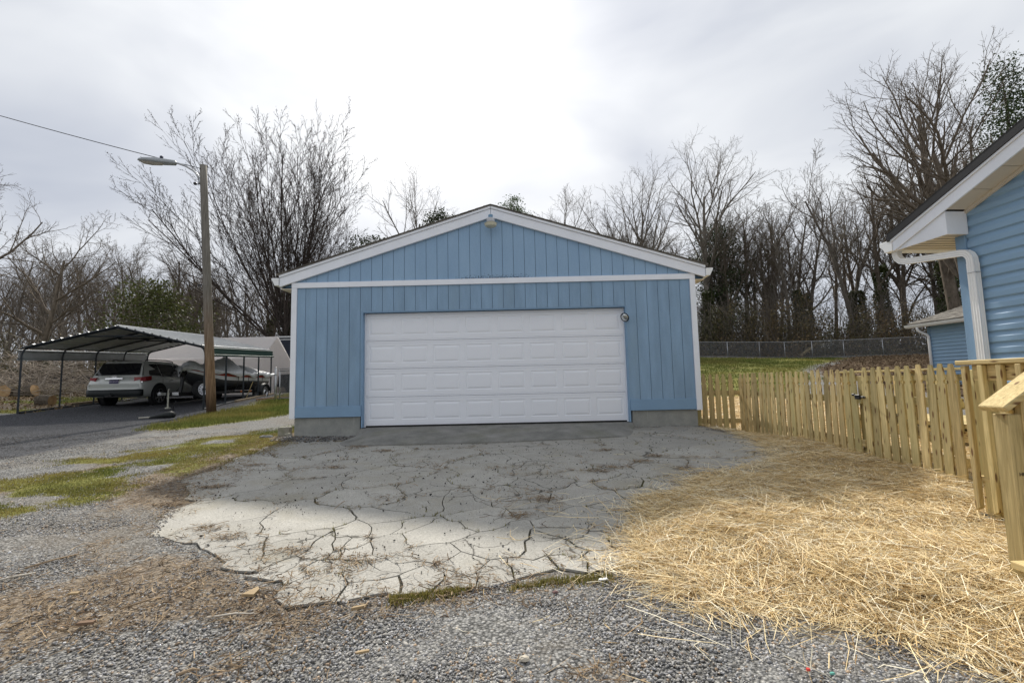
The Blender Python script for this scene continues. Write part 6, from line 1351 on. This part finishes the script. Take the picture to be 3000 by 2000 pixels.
cr_ = np.array(CRACKS); vis = cr_[(cr_[:, 1] < -.3)]
x, y = reject(10000, -6, 6, -7.6, 1.5, lambda x, y: masks(x, y)['litter']*near(x, y, 2.8, 1.1))
sel = vis[q.randint(len(vis), size=5200)]; hot = fbm(sel[:, 0]*2.1+8, sel[:, 1]*2.1, 2) > .5; sel = sel[hot]; x2, y2 = sel[:, 0]+q.normal(0, .022, len(sel)), sel[:, 1]+q.normal(0, .022, len(sel))
cl_ = np.array([(2.0, -4.95), (1.75, -4.75), (2.62, -5.22), (1.0, -4.1), (1.62, -1.15), (2.2, -1.6), (4.1, -4.6), (5.6, -2.6), (5.0, -3.1), (5.9, -2.3), (3.05, -5.38), (.95, -3.5), (.75, -2.4), (1.9, -2.7), (5.3, -1.9), (6.0, -2.95), (4.35, -4.15), (5.2, -2.9)])
i_ = q.randint(len(cl_), size=1900); x3, y3 = cl_[i_, 0]+q.normal(0, .085, 1900), cl_[i_, 1]+q.normal(0, .04, 1900)
x = np.concatenate([x, x2, x3]); y = np.concatenate([y, y2, y3]); n = len(x)
stems('dry_litter', 'brown pine needles and leaf litter along the concrete edge and cracks', 'leaf litter', x, y, hgt(x, y)+.008+q.rand(n)*.012, np.clip(q.lognormal(-3.1, .5, n), .015, .16), q.uniform(.0018, .006, n), lcol(n), LITM, .2)
# grass and moss blades
GRM = attr_mat('grass_blade', .7, .2, .3)
def blades(name, label, x, y, h, w, col, lean=.45):
    n = len(x); az = q.uniform(0, 6.283, n); z = hgt(x, y); ln = q.uniform(.1, 1, n)*lean*h; sx, sy = -np.sin(az)*w/2, np.cos(az)*w/2
    a = np.stack([x-sx, y-sy, z-.004], 1); b = np.stack([x+sx, y+sy, z-.004], 1); c = np.stack([x+np.cos(az)*ln, y+np.sin(az)*ln, z+h], 1)
    V = np.stack([a, b, c], 1).reshape(-1, 3); o = npmesh(name, V, np.arange(3*n).reshape(-1, 3), GRM, None, col=np.repeat(col, 3, 0)); return tag(o, label, 'grass', kind='stuff')
def gcolr(n, y_): k = q.rand(n, 1); g = np.array((.06, .085, .018))*(1-k)+np.array((.17, .20, .05))*k; yl = np.array((.19, .155, .04))*(1-k)+np.array((.34, .28, .10))*k; t_ = np.clip(y_, 0, 1)[:, None]; return (g*(1-t_)+yl*t_)*q.uniform(.75, 1.2, (n, 1))
x, y = reject(60000, -6, 1.5, -6, 6, lambda x, y: masks(x, y)['moss']*near(x, y, 5.0, 1.)); m_ = masks(x, y)
blades('moss_grass', 'short mossy yellow green grass between the gravel and the concrete', x, y, q.uniform(.006, .028, len(x)), q.uniform(.004, .010, len(x)), gcolr(len(x), .74+(fbm(x*1.3, y*1.3, 3)-.5)*2.4))
x, y = reject(60000, -9, .2, 1.5, 16, lambda x, y: masks(x, y)['verge']*np.clip((12/np.hypot(x-CAM.x, y-CAM.y))**1., 0, 1)*(1-.9*masks(x, y)['track']))
blades('verge_grass', 'green grass verge round the foot of the lamp pole', x, y, q.uniform(.03, .10, len(x)), q.uniform(.010, .02, len(x)), gcolr(len(x), .42+(fbm(x*.8, y*.8, 3)-.5)*1.6))
x, y = reject(42000, 2, 27, 6, 31, lambda x, y: masks(x, y)['lawn']*(fbm(x*.7+3, y*.7, 3) > .38)); blades('lawn_grass', 'rough green lawn on the slope behind the picket fence', x, y, q.uniform(.03, .11, len(x)), q.uniform(.025, .05, len(x)), gcolr(len(x), .2+(fbm(x*.5, y*.5, 3)-.5)*1.6))
x, y = reject(20000, -30, -11, 1.5, 20, lambda x, y: masks(x, y)['yard']*1.); blades('yard_grass', 'patchy grass on the leafy ground left of the carport', x, y, q.uniform(.03, .09, len(x)), q.uniform(.015, .035, len(x)), gcolr(len(x), .45+(fbm(x*.8, y*.8, 3)-.5)*1.8))
sel = vis[q.randint(len(vis), size=5200)]; hot = fbm(sel[:, 0]*2.7+1, sel[:, 1]*2.7+6, 2) > .56; sel = sel[hot]; n = len(sel)
blades('crack_weeds', 'tiny weeds and moss growing in the concrete cracks', sel[:, 0]+q.normal(0, .012, n), sel[:, 1]+q.normal(0, .012, n), q.uniform(.008, .03, n), q.uniform(.003, .007, n), gcolr(n, np.full(n, .55)))
e0 = np.array([(2.95, -5.98), (3.28, -5.90), (3.65, -5.81), (4.15, -5.72), (4.6, -5.64)]); i_ = q.randint(4, size=5000); t_ = q.rand(5000); n = 5000; xx = e0[i_, 0]*(1-t_)+e0[i_+1, 0]*t_+q.normal(0, .02, n); yy = e0[i_, 1]*(1-t_)+e0[i_+1, 1]*t_-np.abs(q.normal(0, .045, n)); k_ = fbm(xx*3, yy*3, 2) > .42
blades('edge_weeds', 'dry grass growing along the front edge of the concrete', xx[k_], yy[k_], q.uniform(.01, .04, k_.sum()), q.uniform(.003, .007, k_.sum()), gcolr(k_.sum(), q.uniform(.3, 1.1, k_.sum())))
# dead leaves on the yard left of the carport and on the mulch
def litterflat(n, x0, x1, y0, y1, f, sz, name, label):
    x, y = reject(n, x0, x1, y0, y1, f); C_ = np.stack([x, y, hgt(x, y)+.02+q.rand(n)*.03], 1); V, Fq = leafquads(C_, sz, q); c = lcol(n); o = npmesh(name, V, Fq, LITM, None, col=np.repeat(c, 4, 0)); tag(o, label, 'leaf litter', kind='stuff')
litterflat(14000, -28, -11, 2, 20, lambda x, y: masks(x, y)['litter'], .045, 'leaves', 'dead leaves covering the yard left of the carport')
litterflat(14000, 12, 38, 4, 32, lambda x, y: masks(x, y)['mulch'], .06, 'leaves', 'brown leaf mulch on the slope by the outbuilding')
# ---------------------------------------------------------------- single things on the ground
CHIP = plain('chip_wood', (.34, .25, .14), .8, .15, 20, .3); STICK = plain('stick_wood', (.34, .25, .16), .85, .2, 20, .3); PALE = plain('pale_stick', (.55, .50, .42), .8, .15, 20, .2)
def chip(poly, h, label, mat=CHIP, name='wood_chip', cat='wood chip'):
    m = MB(); m.prism([(a, b, h1(a, b)+.016) for a, b in poly], (0, 0, h)); tag(m.build(name, mat), label, cat)
def stick(p, q_, r, label, mat=STICK, name='stick', cat='stick', lift=.012):
    a, b = Vector((*p, h1(*p)+lift)), Vector((*q_, h1(*q_)+lift)); mid = (a+b)/2+Vector((.01, .012, .006)); m = MB(); m.smooth = True; m.tube([a, mid, b], [r, r*.9, r*.6], 6); tag(m.build(name, mat), label, cat)
chip([(2.66, -5.845), (2.725, -5.85), (2.72, -5.79), (2.695, -5.76)], .014, 'triangular tan wood chip lying on the brown needles left of the slab')
chip([(2.03, -6.085), (2.10, -6.075), (2.098, -6.055), (2.03, -6.062)], .012, 'curved brown piece of bark on the gravel at lower left', plain('bark_bit', (.20, .13, .085), .9), 'bark_piece', 'bark piece')
chip([(1.69, -5.78), (1.74, -5.775), (1.735, -5.755), (1.695, -5.757)], .01, 'small dark wood chip on the gravel left of the needles')
chip([(3.285, -6.01), (3.345, -5.985), (3.35, -5.97), (3.29, -5.99)], .012, 'brown wood chip below the front edge of the concrete')
chip([(3.43, -6.355), (3.48, -6.34), (3.475, -6.33), (3.43, -6.342)], .008, 'orange brown wood chip in the middle of the gravel')
chip([(4.90, -5.69), (4.92, -5.66), (5.02, -5.78), (5.0, -5.81)], .015, 'flat brown board end showing at the edge of the straw', plain('board_end', (.24, .18, .10), .9), 'board', 'board')
stick((2.6, -6.035), (2.84, -6.01), .0045, 'straight pale stick lying across the needles at the slab corner', PALE)
stick((1.02, -5.63), (1.19, -5.47), .007, 'white stick lying on the gravel at the left edge', PALE)
stick((1.05, -5.40), (1.19, -5.20), .006, 'thin brown stick on the gravel near the mossy grass')
stick((2.27, -5.76), (2.285, -5.65), .006, 'short bent stick among the needles left of the slab')
stick((2.1, -5.93), (2.25, -5.80), .005, 'dark thin twig half buried in the brown needles')
stick((2.77, -6.45), (2.84, -6.42), .006, 'split piece of kindling on the gravel at the bottom')
stick((4.68, -6.13), (4.78, -6.075), .0035, 'single straw coloured stalk lying on the gravel', PALE)
tag(rock((4.11, -6.396, h1(4.11, -6.396)+.012), (.022, .018, .016), 8, plain('pale_rock', (.52, .47, .38), .9)), 'pale chunk of stone on a patch of orange clay', 'stone')
tag(rock((4.28, -5.85, h1(4.28, -5.85)+.010), (.016, .013, .012), 9, plain('red_rock', (.17, .10, .095), .9)), 'small reddish stone at the front edge of the slab', 'stone')
chip([(4.52, -5.745), (4.575, -5.735), (4.57, -5.715), (4.53, -5.722)], .005, 'torn white scrap of paper at the slab edge by the straw', plain('paper', (.75, .75, .73), .8), 'paper_scrap', 'paper')
chip([(5.15, -6.51), (5.163, -6.508), (5.16, -6.50), (5.151, -6.50)], .008, 'tiny bright red plastic bit on the gravel by the straw', plain('red_plastic', (.6, .05, .04), .4), 'plastic_bit', 'plastic')
chip([(5.22, -6.532), (5.238, -6.53), (5.235, -6.522), (5.222, -6.524)], .006, 'tiny teal plastic bit among the straw at the bottom', plain('teal_plastic', (.12, .36, .30), .4), 'plastic_bit', 'plastic')
